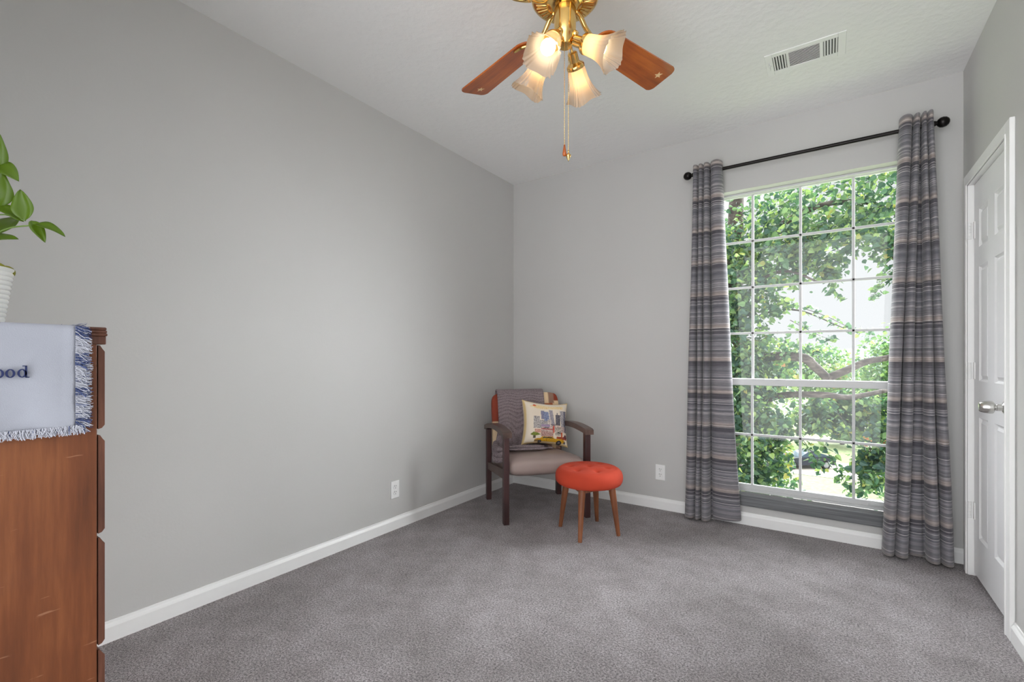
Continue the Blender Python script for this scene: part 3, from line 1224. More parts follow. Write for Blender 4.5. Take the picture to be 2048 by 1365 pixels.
CREAM = (240, 226, 206)
SHAPES = []          # (polygon in 0..1 pillow coordinates, colour, hatch colour or None)
SHAPES += [([(0.10, .86), (0.30, .90), (0.55, .87), (0.86, .90), (0.84, .82), (0.5, .80), (0.28, .80)], (244, 222, 176), (234, 200, 140)),
           ([(.165, .865), (.215, .905), (.245, .895), (.265, .87), (.24, .862)], (214, 82, 44), None),
           (R4(.20, .36, .33, .62, .0), (206, 200, 194), (120, 112, 112)), (R4(.33, .36, .50, .54, .0), (198, 192, 188), (118, 110, 112)),
           (R4(.36, .56, .43, .75, -.01), (138, 136, 158), None), (R4(.425, .52, .545, .73, -.03), (156, 164, 190), (104, 112, 150)),
           (R4(.58, .42, .66, .78, -.06), (176, 170, 176), (140, 134, 142)), (R4(.50, .44, .58, .56, 0), (226, 214, 204), (150, 138, 134)),
           (R4(.67, .44, .775, .68, 0), (120, 116, 122), (66, 64, 72)), (R4(.70, .68, .71, .72), (96, 92, 98), None),
           (R4(.80, .42, .89, .78, -.03), (190, 184, 186), (128, 122, 128)), (R4(.88, .30, .96, .78, -.02), (140, 136, 148), (72, 70, 92)),
           (R4(.36, .30, .90, .42), (220, 200, 190), (150, 116, 112)), (R4(.36, .40, .55, .45), (168, 148, 176), None), (R4(.42, .365, .52, .385), (70, 84, 90), None),
           (R4(.36, .345, .62, .36), (170, 64, 62), None), (R4(.56, .44, .76, .46), (112, 96, 98), None),
           (R4(.61, .27, .64, .43), (214, 82, 60), None), (R4(.66, .22, .80, .40), (214, 204, 190), (120, 104, 96)), (R4(.71, .265, .755, .30), (40, 46, 44), None),
           (R4(.22, .26, .36, .34), (222, 178, 160), (196, 130, 112)), (R4(.36, .18, .62, .30), (204, 170, 158), (150, 104, 98)),
           ([(.13, .22), (.20, .275), (.28, .262), (.36, .225), (.27, .195), (.17, .20)], (142, 150, 62), (88, 104, 40)), (R4(.20, .13, .25, .20), (94, 84, 70), None),
           (R4(.80, .16, .83, .30), (206, 92, 48), None), (R4(.70, .13, .95, .20), (196, 96, 60), (120, 50, 40)), ([(.86, .20), (.90, .25), (.95, .235), (.96, .17), (.87, .17)], (128, 66, 74), (80, 40, 50)),
           # taxi
           ([(.235, .055), (.235, .105), (.30, .135), (.345, .135), (.39, .178), (.60, .182), (.655, .145), (.86, .135), (.905, .10), (.905, .045), (.235, .04)], (222, 172, 38), (196, 140, 24)),
           ([(.395, .135), (.42, .168), (.485, .170), (.485, .138)], (70, 84, 78), None), ([(.50, .138), (.50, .170), (.585, .172), (.63, .145)], (38, 46, 52), None),
           (R4(.485, .06, .491, .17), (150, 104, 20), None), (R4(.235, .058, .33, .085), (112, 92, 84), None), (R4(.87, .045, .915, .085), (92, 82, 86), None)]
for (cx, rr) in ((.35, .040), (.765, .058)):
    SHAPES.append(([(cx + rr * math.cos(a * PI / 8), .045 + rr * math.sin(a * PI / 8)) for a in range(16)], (44, 38, 42), None))
    SHAPES.append(([(cx + rr * .5 * math.cos(a * PI / 8), .045 + rr * .5 * math.sin(a * PI / 8)) for a in range(16)], (116, 110, 114), None))
SHAPES = [(p, lin(*c), lin(*h) if h else None, (min(q[0] for q in p), max(q[0] for q in p), min(q[1] for q in p), max(q[1] for q in p))) for p, c, h in SHAPES]
rnd = random.Random(5)
CREAM_L, YEL_L = lin(*CREAM), lin(236, 208, 150)


def print_col(u, v):
    edge = max(abs(u - .5), abs(v - .5)) * 2
    c = CREAM_L if edge < 0.93 else YEL_L
    for p, cc, hh, bb in SHAPES:
        if bb[0] <= u <= bb[1] and bb[2] <= v <= bb[3] and inpoly(u, v, p):
            c = cc
            if hh and rnd.random() < 0.38:
                c = hh
    return c


NP = 110
PM = WC @ Matrix.Translation((0.098, 0.055, 0.452)) @ Matrix.Rotation(math.radians(6.0), 4, 'Y') @ Matrix.Rotation(math.radians(-17), 4, 'X')
V, Fc, Cc = [], [], []
SZ = 0.385


def pillow_pt(u, v, side):
    a, b = u * 2 - 1, v * 2 - 1
    pin = 1 - 0.12 * (1 - b * b) * abs(a) ** 3
    pin2 = 1 - 0.14 * (1 - a * a) * abs(b) ** 3
    x = a * pin * SZ / 2
    z = (b * pin2 + 1) * SZ / 2 * 0.93
    th = 0.070 * (max(0, 1 - a ** 4) * max(0, 1 - b ** 4)) ** 0.55 + 0.006
    return Vector((x, side * th, z))


for side in (-1, 1):
    base = len(V)
    for j in range(NP + 1):
        for i in range(NP + 1):
            u, v = i / NP, j / NP
            V.append(PM @ pillow_pt(u, v, side))
            Cc.append(print_col(u, v) if side < 0 else CREAM_L)
    for j in range(NP):
        for i in range(NP):
            q = [base + j * (NP + 1) + i, base + j * (NP + 1) + i + 1, base + (j + 1) * (NP + 1) + i + 1, base + (j + 1) * (NP + 1) + i]
            Fc.append(q if side < 0 else q[::-1])
N1 = (NP + 1) ** 2
rim = [i for i in range(NP)] + [k * (NP + 1) + NP for k in range(NP)] + [NP * (NP + 1) + NP - i for i in range(NP)] + [(NP - k) * (NP + 1) for k in range(NP)]
for k in range(len(rim)):
    a, b_ = rim[k], rim[(k + 1) % len(rim)]
    Fc.append((a, a + N1, b_ + N1, b_))
o = data_obj('pillow_cover', V, Fc, M_PRINT, cushion, True)
ca = o.data.color_attributes.new('print', 'FLOAT_COLOR', 'POINT')
ca.data.foreach_set('color', [x for c in Cc for x in c])

# ================================================================== red stool
ST = (1.092, -0.724, 0)
stool = thing('footstool', 'round red tufted footstool on four wooden legs before the armchair', 'stool', ST)
bm = bm_new()
tufts = [(0, 0)] + [(0.122 * math.cos(math.radians(20 + 60 * k)), 0.122 * math.sin(math.radians(20 + 60 * k))) for k in range(6)]
prof = [(0, 0.318), (0.150, 0.318), (0.198, 0.320), (0.209, 0.326), (0.217, 0.340), (0.221, 0.360), (0.2195, 0.380), (0.213, 0.398), (0.200, 0.413), (0.185, 0.422)]
prof += [(0.185 - 0.185 * k / 26, 0.422 + 0.014 * (1 - (1 - k / 26) ** 2)) for k in range(1, 27)]
add_lathe(bm, prof, 120)
for v in bm.verts:
    if v.co.z > 0.40:
        d = min(math.hypot(v.co.x - a, v.co.y - b) for a, b in tufts)
        v.co.z -= 0.030 * math.exp(-(d / 0.017) ** 1.1)
        # crease lines between neighbouring tufts
        r = math.hypot(v.co.x, v.co.y)
    v.co += Vector(ST)
seat = mesh_obj('cushion_seat', bm, M_RED, stool, True)
for a, b in tufts:
    r = math.hypot(a, b)
    bm = bm_new()
    zt = 0.436 - 0.014 * (r / 0.185) ** 2 - 0.024
    add_ball(bm, (ST[0] + a, ST[1] + b, zt), 0.009, 1, 1, 0.55, 14, 8)
    mesh_obj('tuft_button', bm, M_RED, seat, True)
for (x, y) in ((0.895, -0.754), (1.128, -0.931), (1.059, -0.519), (1.285, -0.693)):
    bm = bm_new()
    dx, dy = x - ST[0], y - ST[1]
    add_tube(bm, [(ST[0] + dx * f, ST[1] + dy * f, z) for f, z in ((1.0, 0.0), (0.93, 0.10), (0.86, 0.20), (0.79, 0.29), (0.775, 0.318))], [0.0125, 0.016, 0.0195, 0.0225, 0.023], 18)
    mesh_obj('leg', bm, M_WALNUT, stool, True, autosmooth=50)
bm = bm_new()
leg_t = [(-0.155, -0.024), (0.028, -0.163), (0.153, 0.025), (-0.026, 0.162)]
for k in range(4):
    a, b = leg_t[k], leg_t[(k + 1) % 4]
    d = Vector((b[0] - a[0], b[1] - a[1], 0))
    Fm = Matrix.Translation((ST[0] + a[0], ST[1] + a[1], 0)) @ Matrix.Rotation(math.atan2(d.y, d.x), 4, 'Z')
    add_prism(bm, [(0, 0.318), (d.length, 0.318), (d.length, 0.280), (d.length - 0.02, 0.292), (d.length * .5, 0.300), (0.02, 0.292), (0, 0.280)], -0.008, 0.008,
              Fm @ Matrix(((1, 0, 0, 0), (0, 0, 1, 0), (0, 1, 0, 0), (0, 0, 0, 1))))
mesh_obj('apron', bm, M_WALNUT, stool)

# ================================================================== chest of drawers at the left
DXS = 1.048
chest = thing('chest_of_drawers', 'worn brown wooden chest of drawers with a fringed towel over its side', 'chest of drawers', (0.60, -3.43, 0))
X0, Y0, Y1 = 0.14, -3.655, -3.2105
bm = bm_new()
add_box(bm, (X0, Y0, 0.0), (DXS, Y1 - 0.005, 1.190), 0.002)
mesh_obj('case', bm, M_CHEST, chest)
bm = bm_new()
add_box(bm, (X0 - 0.004, Y0, 1.1745), (DXS + 0.002, Y1 + 0.0105, 1.1935), 0.002)
for k in range(3):
    z = 1.1965 + k * 0.0066
    ex = 0.0125 - 0.0008 * k
    add_box(bm, (X0 - 0.006, Y0, z - 0.0036), (DXS + 0.005, Y1 + ex, z + 0.0033), 0.0028, 3)
mesh_obj('top', bm, M_DRAWER, chest)
for (z1, z0) in ((1.1725, 0.984), (0.970, 0.749), (0.739, 0.498), (0.486, 0.256)):
    bm = bm_new()
    y0, y1 = Y1 - 0.0028, Y1 + 0.0085
    poly = [(y0, z0), (y1 - 0.005, z0 + 0.002), (y1, z0 + 0.009), (y1, z1 - 0.014), (y1 - 0.004, z1 - 0.008), (y0 + 0.003, z1), (y0, z1)]
    add_prism(bm, poly, X0 + 0.01, DXS - 0.001, Matrix(((0, 0, 1, 0), (1, 0, 0, 0), (0, 1, 0, 0), (0, 0, 0, 1))))
    mesh_obj('drawer', bm, M_DRAWER, chest)

# ------------------------------------------------------------------ fringed linen towel
towel = thing('fringed_towel', 'white linen towel with frayed fringe and navy lettering over the wooden chest', 'towel', (DXS, -3.40, 1.215))
TY0, TY1 = -3.62, -3.2525
NXT, V, rows = 60, [], []
path = [(-0.30 + 0.294 * k / 14, 1.2155) for k in range(15)] + [(0.0015, 1.2150), (0.0065, 1.2115), (0.0085, 1.205)]
path += [(0.009 + 0.003 * math.sin(k * 0.5) * 0.3, 1.205 - 0.211 * k / 30) for k in range(1, 31)]
for j, (dx, z) in enumerate(path):
    row = []
    for i in range(NXT + 1):
        y = TY0 + (TY1 - TY0) * i / NXT
        f = max(0, min(1, (1.205 - z) / 0.2))
        wob = 0.0022 * f * math.sin(y * 55) + 0.0018 * f * math.sin(y * 23 + z * 31) + 0.0008 * f * math.sin(y * 130 + 9 * math.sin(z * 47)) * math.sin(z * 60 + y * 20)
        hem = 0.0012 if (i > NXT - 3 or j > len(path) - 3) else 0
        yy = y - 0.003 * f * (1 - f) + 0.002 * math.sin(z * 40) * f
        if i > NXT - 6 and j > len(path) - 6:      # rounded corner
            k = (i - NXT + 5) / 5 * (j - len(path) + 6) / 5
            yy -= 0.004 * k
            zz = z + 0.003 * k
        else:
            zz = z
        row.append((DXS + dx + wob + hem, yy, zz - 0.004 * f * (i / NXT - 0.5)))
    rows.append(row)
m = NXT + 1
V = [p for r in rows for p in r]
Fc = [(j * m + i, j * m + i + 1, (j + 1) * m + i + 1, (j + 1) * m + i) for j in range(len(rows) - 1) for i in range(NXT)]
o = data_obj('linen_cloth', V, Fc, M_LINEN, towel, True)
solidify(o, 0.002, 1)
# fringe
rnd = random.Random(11)
FV, FF, FC = [], [], []


def strand(p, d, ln, col, r=0.0007):
    p, d = Vector(p), Vector(d).normalized()
    side = d.cross(Vector((1, 0, 0))).normalized()
    prev = None
    cur = p.copy()
    for k in range(5):
        ring = []
        for (a, b_) in ((1, 0), (-.5, .87), (-.5, -.87)):
            FV.append(cur + side * r * a + Vector((1, 0, 0)) * r * b_)
            FC.append(col)
            ring.append(len(FV) - 1)
        if prev:
            for q in range(3):
                FF.append((prev[q], prev[(q + 1) % 3], ring[(q + 1) % 3], ring[q]))
        prev = ring
        d = (d + Vector((rnd.uniform(-.12, .12), rnd.uniform(-.4, .4), rnd.uniform(-.4, .3)))).normalized()
        cur = cur + d * ln / 4


WHT, BLU = lin(192, 194, 204), lin(70, 84, 128)
for k in range(900):
    z = 1.213 - 0.214 * rnd.random() ** 1.0
    blue = (math.sin(z * 95) > 0.35 and rnd.random() < 0.55) or rnd.random() < 0.10
    strand((DXS + 0.009 + rnd.uniform(-.002, .004), TY1 - 0.002, z), (rnd.uniform(-.06, .12), 1, rnd.uniform(-.45, .15)), rnd.uniform(0.018, 0.030), BLU if blue else WHT)
for k in range(1300):
    y = TY0 + (TY1 - TY0 + 0.012) * rnd.random()
    strand((DXS + 0.010 + rnd.uniform(-.002, .003), y, 0.998), (rnd.uniform(-.06, .1), rnd.uniform(-.3, .3), -1), rnd.uniform(0.012, 0.022), WHT if rnd.random() > .04 else BLU)
for k in range(160):
    z = 1.2155
    strand((DXS - 0.3 + 0.3 * rnd.random(), TY1 - 0.002, z), (rnd.uniform(-.3, .3), 1, 0.03), rnd.uniform(0.016, 0.026), BLU if rnd.random() < .3 else WHT)
o = data_obj('fringe', FV, FF, M_FRINGE, towel)
ca = o.data.color_attributes.new('print', 'FLOAT_COLOR', 'POINT')
ca.data.foreach_set('color', [x for c in FC for x in c])
# lettering: o o d in a wide serif
bm = bm_new()
LF = Matrix(((0, 0, 1, DXS + 0.0135), (1, 0, 0, 0), (0, 1, 0, 0), (0, 0, 0, 1)))


def ring_letter(cy, cz, w, h, tw, thn):
    n = 36
    O, I = [], []
    for k in range(n):
        a = 2 * PI * k / n
        O.append((cy + w / 2 * math.cos(a), cz + h / 2 * math.sin(a)))
        I.append((cy + (w / 2 - tw) * math.cos(a), cz + (h / 2 - thn) * math.sin(a)))
    for k in range(n):
        q = (k + 1) % n
        add_prism(bm, [O[k], O[q], I[q], I[k]], -0.0012, 0.0012, LF)


zc = 1.1130
lh = 0.0175
ring_letter(-3.3668, zc, 0.0136, lh, 0.0034, 0.0019)
ring_letter(-3.3515, zc, 0.0136, lh, 0.0034, 0.0019)
ring_letter(-3.3352, zc, 0.0132, lh, 0.0033, 0.0019)
sx0 = -3.3310
for p in ([(sx0, zc - lh / 2), (sx0 + 0.0030, zc - lh / 2), (sx0 + 0.0030, zc + lh / 2 + 0.0065), (sx0, zc + lh / 2 + 0.0065)],
          [(sx0 - 0.0036, zc + lh / 2 + 0.0050), (sx0 + 0.0030, zc + lh / 2 + 0.0050), (sx0 + 0.0030, zc + lh / 2 + 0.0067), (sx0 - 0.0036, zc + lh / 2 + 0.0067)],
          [(sx0 + 0.001, zc - lh / 2 - 0.0003), (sx0 + 0.0062, zc - lh / 2 - 0.0003), (sx0 + 0.0062, zc - lh / 2 + 0.0014), (sx0 + 0.001, zc - lh / 2 + 0.0014)]):
    add_prism(bm, p, -0.0012, 0.0012, LF)
mesh_obj('embroidered_lettering', bm, M_NAVY, towel)['label'] = 'navy embroidered letters'

# ------------------------------------------------------------------ potted plant on the chest
PC = (0.931, -3.387)
PZ = 1.2175
pot = thing('potted_plant', 'green leafy houseplant in white ribbed pot on the wooden chest', 'plant', (PC[0], PC[1], PZ))
bm = bm_new()
prof = [(0, PZ), (0.044, PZ), (0.0455, PZ + 0.002)]
for k in range(11):
    z = PZ + 0.004 + k * 0.0096
    r = 0.0463 + 0.0148 * (z - PZ) / 0.112
    prof += [(r - 0.0007, z), (r + 0.0007, z + 0.003), (r + 0.0009, z + 0.0055), (r - 0.0007, z + 0.0088)]
prof += [(0.0612, PZ + 0.112), (0.0612, PZ + 0.117), (0.0585, PZ + 0.118), (0.056, PZ + 0.112), (0.055, PZ + 0.100), (0, PZ + 0.100)]
add_lathe(bm, prof, 48, Matrix.Translation((PC[0], PC[1], 0)))
mesh_obj('pot', bm, M_POT, pot, True, autosmooth=60)
bm = bm_new()
rnd = random.Random(3)
for k in range(16):
    a, r = rnd.uniform(0, 6.28), 0.05 * rnd.random() ** .5
    add_ball(bm, (PC[0] + r * math.cos(a), PC[1] + r * math.sin(a), PZ + 0.112), rnd.uniform(.010, .017), 1, 1, 1, 10, 8)
mesh_obj('moss', bm, M_MOSS, pot, True)
M_PLEAF = m_leaf('houseplant_leaf_green', [(0.0, (60, 82, 14)), (0.5, (86, 116, 22)), (1.0, (116, 142, 38))], 0.2, 0.35)
M_STEM = simple('green_plant_stem', (112, 140, 66), 0.6)


def plant_leaf(base, tip, width, up=(0.8, -0.5, 0.3), fold=0.35, droop=0.0):
    B, T = Vector(base), Vector(tip)
    d = T - B
    ln = d.length
    d.normalize()
    U = Vector(up)
    U = (U - d * U.dot(d)).normalized()
    S = d.cross(U)
    V, Fc = [], []
    n = 14
    for k in range(n + 1):
        t = k / n
        w = width * (math.sin(PI * min(1, t ** 0.75)) ** 0.8) * 0.5
        c = B + d * ln * t + U * (droop * math.sin(PI * t)) * ln
        for s in (-1, -0.5, 0, 0.5, 1):
            wav = 0.05 * width * math.sin(9 * t + s) * abs(s)
            V.append(c + S * w * s + U * (abs(s) * w * fold + wav))
        if k:
            o_ = (k - 1) * 5
            for q in range(4):
                Fc.append((o_ + q, o_ + q + 1, o_ + q + 6, o_ + q + 5))
    ob = data_obj('leaf', V, Fc, M_PLEAF, pot, True)
    solidify(ob, 0.0006)


# (base, tip, width, facing, fold, droop)
for args in (((0.914, -3.352, 1.545), (0.935, -3.350, 1.628), 0.046, (0.8, -0.4, 0.1), 0.25, 0.08),
             ((0.922, -3.350, 1.560), (0.972, -3.325, 1.522), 0.036, (0.5, -0.6, 0.8), 0.3, 0.1),
             ((0.918, -3.352, 1.470), (0.940, -3.345, 1.545), 0.060, (0.8, -0.5, 0.1), 0.2, 0.05),
             ((0.974, -3.316, 1.440), (0.968, -3.322, 1.506), 0.036, (0.85, -0.5, 0.1), 0.5, -0.05),
             ((0.970, -3.318, 1.438), (0.918, -3.352, 1.470), 0.030, (0.6, -0.5, 0.9), 0.35, 0.12),
             ((0.990, -3.306, 1.432), (1.046, -3.268, 1.405), 0.026, (0.5, -0.3, 0.9), 0.5, 0.06),
             ((0.984, -3.308, 1.440), (1.010, -3.292, 1.392), 0.022, (0.6, -0.3, 0.7), 0.4, 0.05),
             ((0.900, -3.372, 1.382), (0.965, -3.325, 1.400), 0.044, (0.6, -0.5, 0.8), 0.2, 0.1),
             ((0.880, -3.40, 1.46), (0.850, -3.44, 1.56), 0.06, (0.6, -0.5, 0.8), 0.2, 0.1),
             ((0.890, -3.41, 1.42), (0.860, -3.50, 1.47), 0.06, (0.6, -0.5, 0.8), 0.2, 0.1),
             ((0.905, -3.36, 1.40), (0.845, -3.30, 1.47), 0.055, (0.6, -0.5, 0.8), 0.2, 0.1)):
    plant_leaf(*args)
bm = bm_new()
for pts in (((0.931, -3.387, 1.325), (0.925, -3.362, 1.395), (0.945, -3.338, 1.422), (0.990, -3.306, 1.430)),
            ((0.928, -3.385, 1.325), (0.915, -3.372, 1.43), (0.935, -3.345, 1.452), (0.974, -3.316, 1.440)),
            ((0.925, -3.387, 1.325), (0.908, -3.375, 1.44), (0.912, -3.355, 1.52), (0.922, -3.350, 1.565)),
            ((0.920, -3.390, 1.325), (0.890, -3.40, 1.40), (0.880, -3.40, 1.46)),
            ((0.925, -3.385, 1.325), (0.905, -3.38, 1.355), (0.900, -3.372, 1.382))):
    add_tube(bm, spline(pts, 14), 0.0016, 7)
mesh_obj('stem', bm, M_STEM, pot, True)

# ================================================================== outdoors
GZ = -6.4
M_GRASS = simple('mown_lawn', (120, 134, 92), 0.95, bump=0.5, bscale=40, var=0.25)
M_ROAD = simple('pale_asphalt', (150, 148, 146), 0.9, bump=0.2, bscale=60, var=0.08)
M_CONC = simple('pale_concrete', (176, 170, 162), 0.9, var=0.06)
M_BARK = m_wood('grey_brown_bark', (34, 30, 28), (72, 64, 60), (124, 116, 108), 'X', 0.9, 2.6)
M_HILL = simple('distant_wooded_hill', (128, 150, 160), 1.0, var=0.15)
bm = bm_new(); add_box(bm, (-60, 0.6, GZ - 0.3), (70, 140, GZ - 0.02))
struct(mesh_obj('ground', bm, M_GRASS))
bm = bm_new(); add_box(bm, (-50, 18.5, GZ - 0.1), (60, 27.3, GZ + 0.0))
struct(mesh_obj('road', bm, M_ROAD))
bm = bm_new(); add_box(bm, (-50, 27.3, GZ - 0.1), (60, 27.5, GZ + 0.10), 0.02)
struct(mesh_obj('kerb', bm, M_CONC))
bm = bm_new()
add_box(bm, (-12, 32.0, GZ - 0.1), (14, 37.5, GZ + 0.01))
struct(mesh_obj('driveway', bm, M_CONC))
# distant hills
V, Fc = [], []
n = 60
for j in range(2):
    for i in range(n + 1):
        x = -260 + 620 * i / n
        h = 24 + 12 * math.sin(x * 0.013 + 1.0) + 6 * math.sin(x * 0.05) + 2.0 * math.sin(x * 0.31) + 10 * math.exp(-((x - 85) / 55) ** 2)
        V += [(x, 330 + 60 * j, GZ - 2)] if j else [(x, 330, GZ - 2)]
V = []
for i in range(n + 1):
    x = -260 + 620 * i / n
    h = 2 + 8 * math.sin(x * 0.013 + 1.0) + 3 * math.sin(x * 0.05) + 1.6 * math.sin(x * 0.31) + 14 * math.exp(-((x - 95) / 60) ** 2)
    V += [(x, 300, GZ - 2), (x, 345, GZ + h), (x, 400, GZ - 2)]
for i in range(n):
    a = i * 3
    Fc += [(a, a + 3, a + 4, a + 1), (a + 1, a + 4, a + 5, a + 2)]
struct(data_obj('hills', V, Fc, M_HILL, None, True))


def leaf_cloud(name, centers, count, size, mat, parent, rnd, shape='heart', clump=0):
    """centers: list of (cx, cy, cz, rx, ry, rz, weight); loose leaves hanging inside the ellipsoids"""
    V, Fc = [], []
    tot = sum(c[6] for c in centers)
    for c in centers:
        subs = []
        for _ in range(int(count * c[6] / tot)):
            while True:
                p = (rnd.uniform(-1, 1), rnd.uniform(-1, 1), rnd.uniform(-1, 1))
                d = p[0] ** 2 + p[1] ** 2 + p[2] ** 2
                if d < 1:
                    break
            if clump:
                if not subs or (rnd.random() < 1 / clump and len(subs) < 400):
                    subs.append(p)
                q = subs[-1]
                p = tuple(q[k] + rnd.gauss(0, 0.16) for k in range(3))
            P = Vector((c[0] + p[0] * c[3], c[1] + p[1] * c[4], c[2] + p[2] * c[5]))
            s = size * rnd.uniform(0.6, 1.25)
            # leaf axis hangs down and outward
            a = rnd.uniform(0, 2 * PI)
            ax = Vector((math.cos(a), math.sin(a), rnd.uniform(-1.3, 0.15))).normalized()
            nr = Vector((rnd.gauss(0, 1), rnd.gauss(0, 1), rnd.gauss(0, 1) + 0.6))
            nr = (nr - ax * nr.dot(ax)).normalized()
            sd = ax.cross(nr)
            b = len(V)
            if shape == 'heart':
                cup = 0.14 * s
                V += [P, P + ax * s * .06 + sd * s * .30 + nr * cup, P + ax * s * .38 + sd * s * .40 + nr * cup, P + ax * s * .74 + sd * s * .18 + nr * cup * .5, P + ax * s,
                      P + ax * s * .74 - sd * s * .18 + nr * cup * .5, P + ax * s * .38 - sd * s * .40 + nr * cup, P + ax * s * .06 - sd * s * .30 + nr * cup]
                Fc += [(b, b + 1, b + 2, b + 3, b + 4), (b, b + 4, b + 5, b + 6, b + 7)]
            else:
                V += [P, P + ax * s * .45 + sd * s * .33, P + ax * s, P + ax * s * .45 - sd * s * .33]
                Fc += [(b, b + 1, b + 2, b + 3)]
    return data_obj(name, V, Fc, mat, parent)


G1 = [(0.0, (46, 76, 70)), (0.4, (72, 104, 84)), (0.75, (100, 130, 88)), (0.97, (144, 166, 106)), (1.0, (170, 160, 90))]
G2 = [(0.0, (64, 98, 70)), (0.5, (94, 128, 84)), (1.0, (132, 158, 104))]
G3 = [(0.0, (72, 104, 74)), (0.5, (106, 134, 86)), (0.9, (142, 158, 102)), (1.0, (164, 112, 84))]
G4 = [(0.0, (136, 76, 64)), (0.5, (170, 104, 82)), (1.0, (186, 140, 100))]
G5 = [(0.0, (38, 70, 52)), (0.5, (62, 98, 62)), (1.0, (96, 128, 78))]
ML1 = m_leaf('near_tree_leaf', G1, 0.38)
ML2 = m_leaf('pale_tree_leaf', G2, 0.35)
ML3 = m_leaf('yellow_green_leaf', G3, 0.35)
ML4 = m_leaf('russet_leaf', G4, 0.3)
ML5 = m_leaf('dark_shrub_leaf', G5, 0.3)

rnd = random.Random(21)
near = thing('broadleaf_tree', 'big leafy tree with hanging branches just outside the window', 'tree', (0.95, 5.2, GZ))
bm = bm_new()
add_tube(bm, spline([(0.95, 5.2, GZ), (0.98, 5.15, -3.5), (1.02, 5.1, -1.0), (1.08, 5.0, 1.0), (1.12, 4.9, 3.0), (1.2, 4.9, 5.2)], 24), [0.26 - 0.007 * k for k in range(25)], 14)
mesh_obj('trunk', bm, M_BARK, near, True)
BR = [
    ([(1.05, 5.05, 0.6), (1.55, 4.6, 1.12), (2.074, 4.20, 1.159), (2.25, 4.26, 1.02), (2.391, 4.301, 0.866)], 0.075, 0.055),
    ([(2.391, 4.301, 0.866), (2.62, 4.45, 0.98), (2.85, 4.62, 1.10), (3.20, 4.84, 1.19), (3.8, 5.2, 1.5)], 0.055, 0.035),
    ([(1.06, 5.0, 0.1), (1.7, 4.5, 0.55), (2.305, 4.242, 0.635), (2.651, 4.478, 0.60), (3.1, 4.8, 0.70)], 0.06, 0.03),
    ([(1.12, 4.9, 2.6), (1.7, 4.6, 3.1), (2.3, 4.5, 3.35), (2.9, 4.6, 3.3), (3.4, 4.7, 2.9)], 0.06, 0.02),
    ([(3.3, 4.75, 3.0), (3.15, 4.85, 2.7), (3.22, 4.9, 2.45), (3.45, 5.0, 2.1)], 0.03, 0.018),
    ([(1.12, 4.9, 2.0), (1.5, 4.4, 2.3), (1.9, 4.2, 2.4), (2.3, 4.2, 2.2)], 0.035, 0.012),
    ([(1.10, 4.95, 1.5), (1.5, 5.0, 1.85), (2.0, 5.0, 1.9), (2.6, 5.1, 1.6)], 0.03, 0.006),
]
for pts, r0, r1 in BR:
    bm = bm_new()
    add_tube(bm, spline(pts, 18), [r0 + (r1 - r0) * k / 18 for k in range(19)], 10)
    mesh_obj('branch', bm, M_BARK, near, True)
CL = [
    # upper canopy
    (1.3, 4.8, 3.2, 1.1, 1.2, 0.8, 10), (2.2, 4.6, 3.3, 1.0, 1.1, 0.75, 10), (3.1, 4.7, 3.25, 0.9, 1.0, 0.75, 9), (3.9, 5.0, 3.2, 0.9, 1.0, 0.9, 6),
    (1.1, 4.4, 2.5, 0.6, 0.8, 0.6, 7), (1.75, 4.3, 2.55, 0.5, 0.7, 0.45, 7), (2.35, 4.4, 2.75, 0.5, 0.6, 0.40, 5), (3.35, 4.9, 2.65, 0.42, 0.5, 0.45, 4),
    (3.7, 5.3, 2.5, 0.4, 0.4, 0.4, 3),
    # left curtain of leaves
    (1.00, 4.3, 1.7, 0.55, 0.7, 0.6, 8), (1.45, 4.3, 1.9, 0.45, 0.5, 0.45, 5), (1.05, 4.2, 0.8, 0.55, 0.7, 0.6, 9), (1.55, 4.3, 1.15, 0.45, 0.5, 0.5, 6),
    (1.10, 4.2, -0.1, 0.6, 0.7, 0.6, 9), (1.65, 4.3, 0.35, 0.5, 0.5, 0.5, 6), (1.15, 4.3, -1.0, 0.6, 0.7, 0.6, 9), (1.6, 4.4, -0.5, 0.45, 0.5, 0.5, 5),
    (2.35, 4.75, 0.30, 0.45, 0.4, 0.32, 7), (2.75, 4.85, 0.42, 0.35, 0.3, 0.25, 4), (1.58, 4.5, 0.05, 0.35, 0.4, 0.4, 4), (1.45, 4.5, 0.9, 0.4, 0.4, 0.5, 4),
    # right low cluster
    (2.95, 4.6, 0.05, 0.30, 0.4, 0.45, 4), (2.92, 4.6, -0.45, 0.30, 0.4, 0.40, 4), (3.3, 4.7, 0.45, 0.4, 0.4, 0.4, 3),
]
leaf_cloud('foliage', CL, 24000, 0.088, ML1, near, rnd, clump=26)
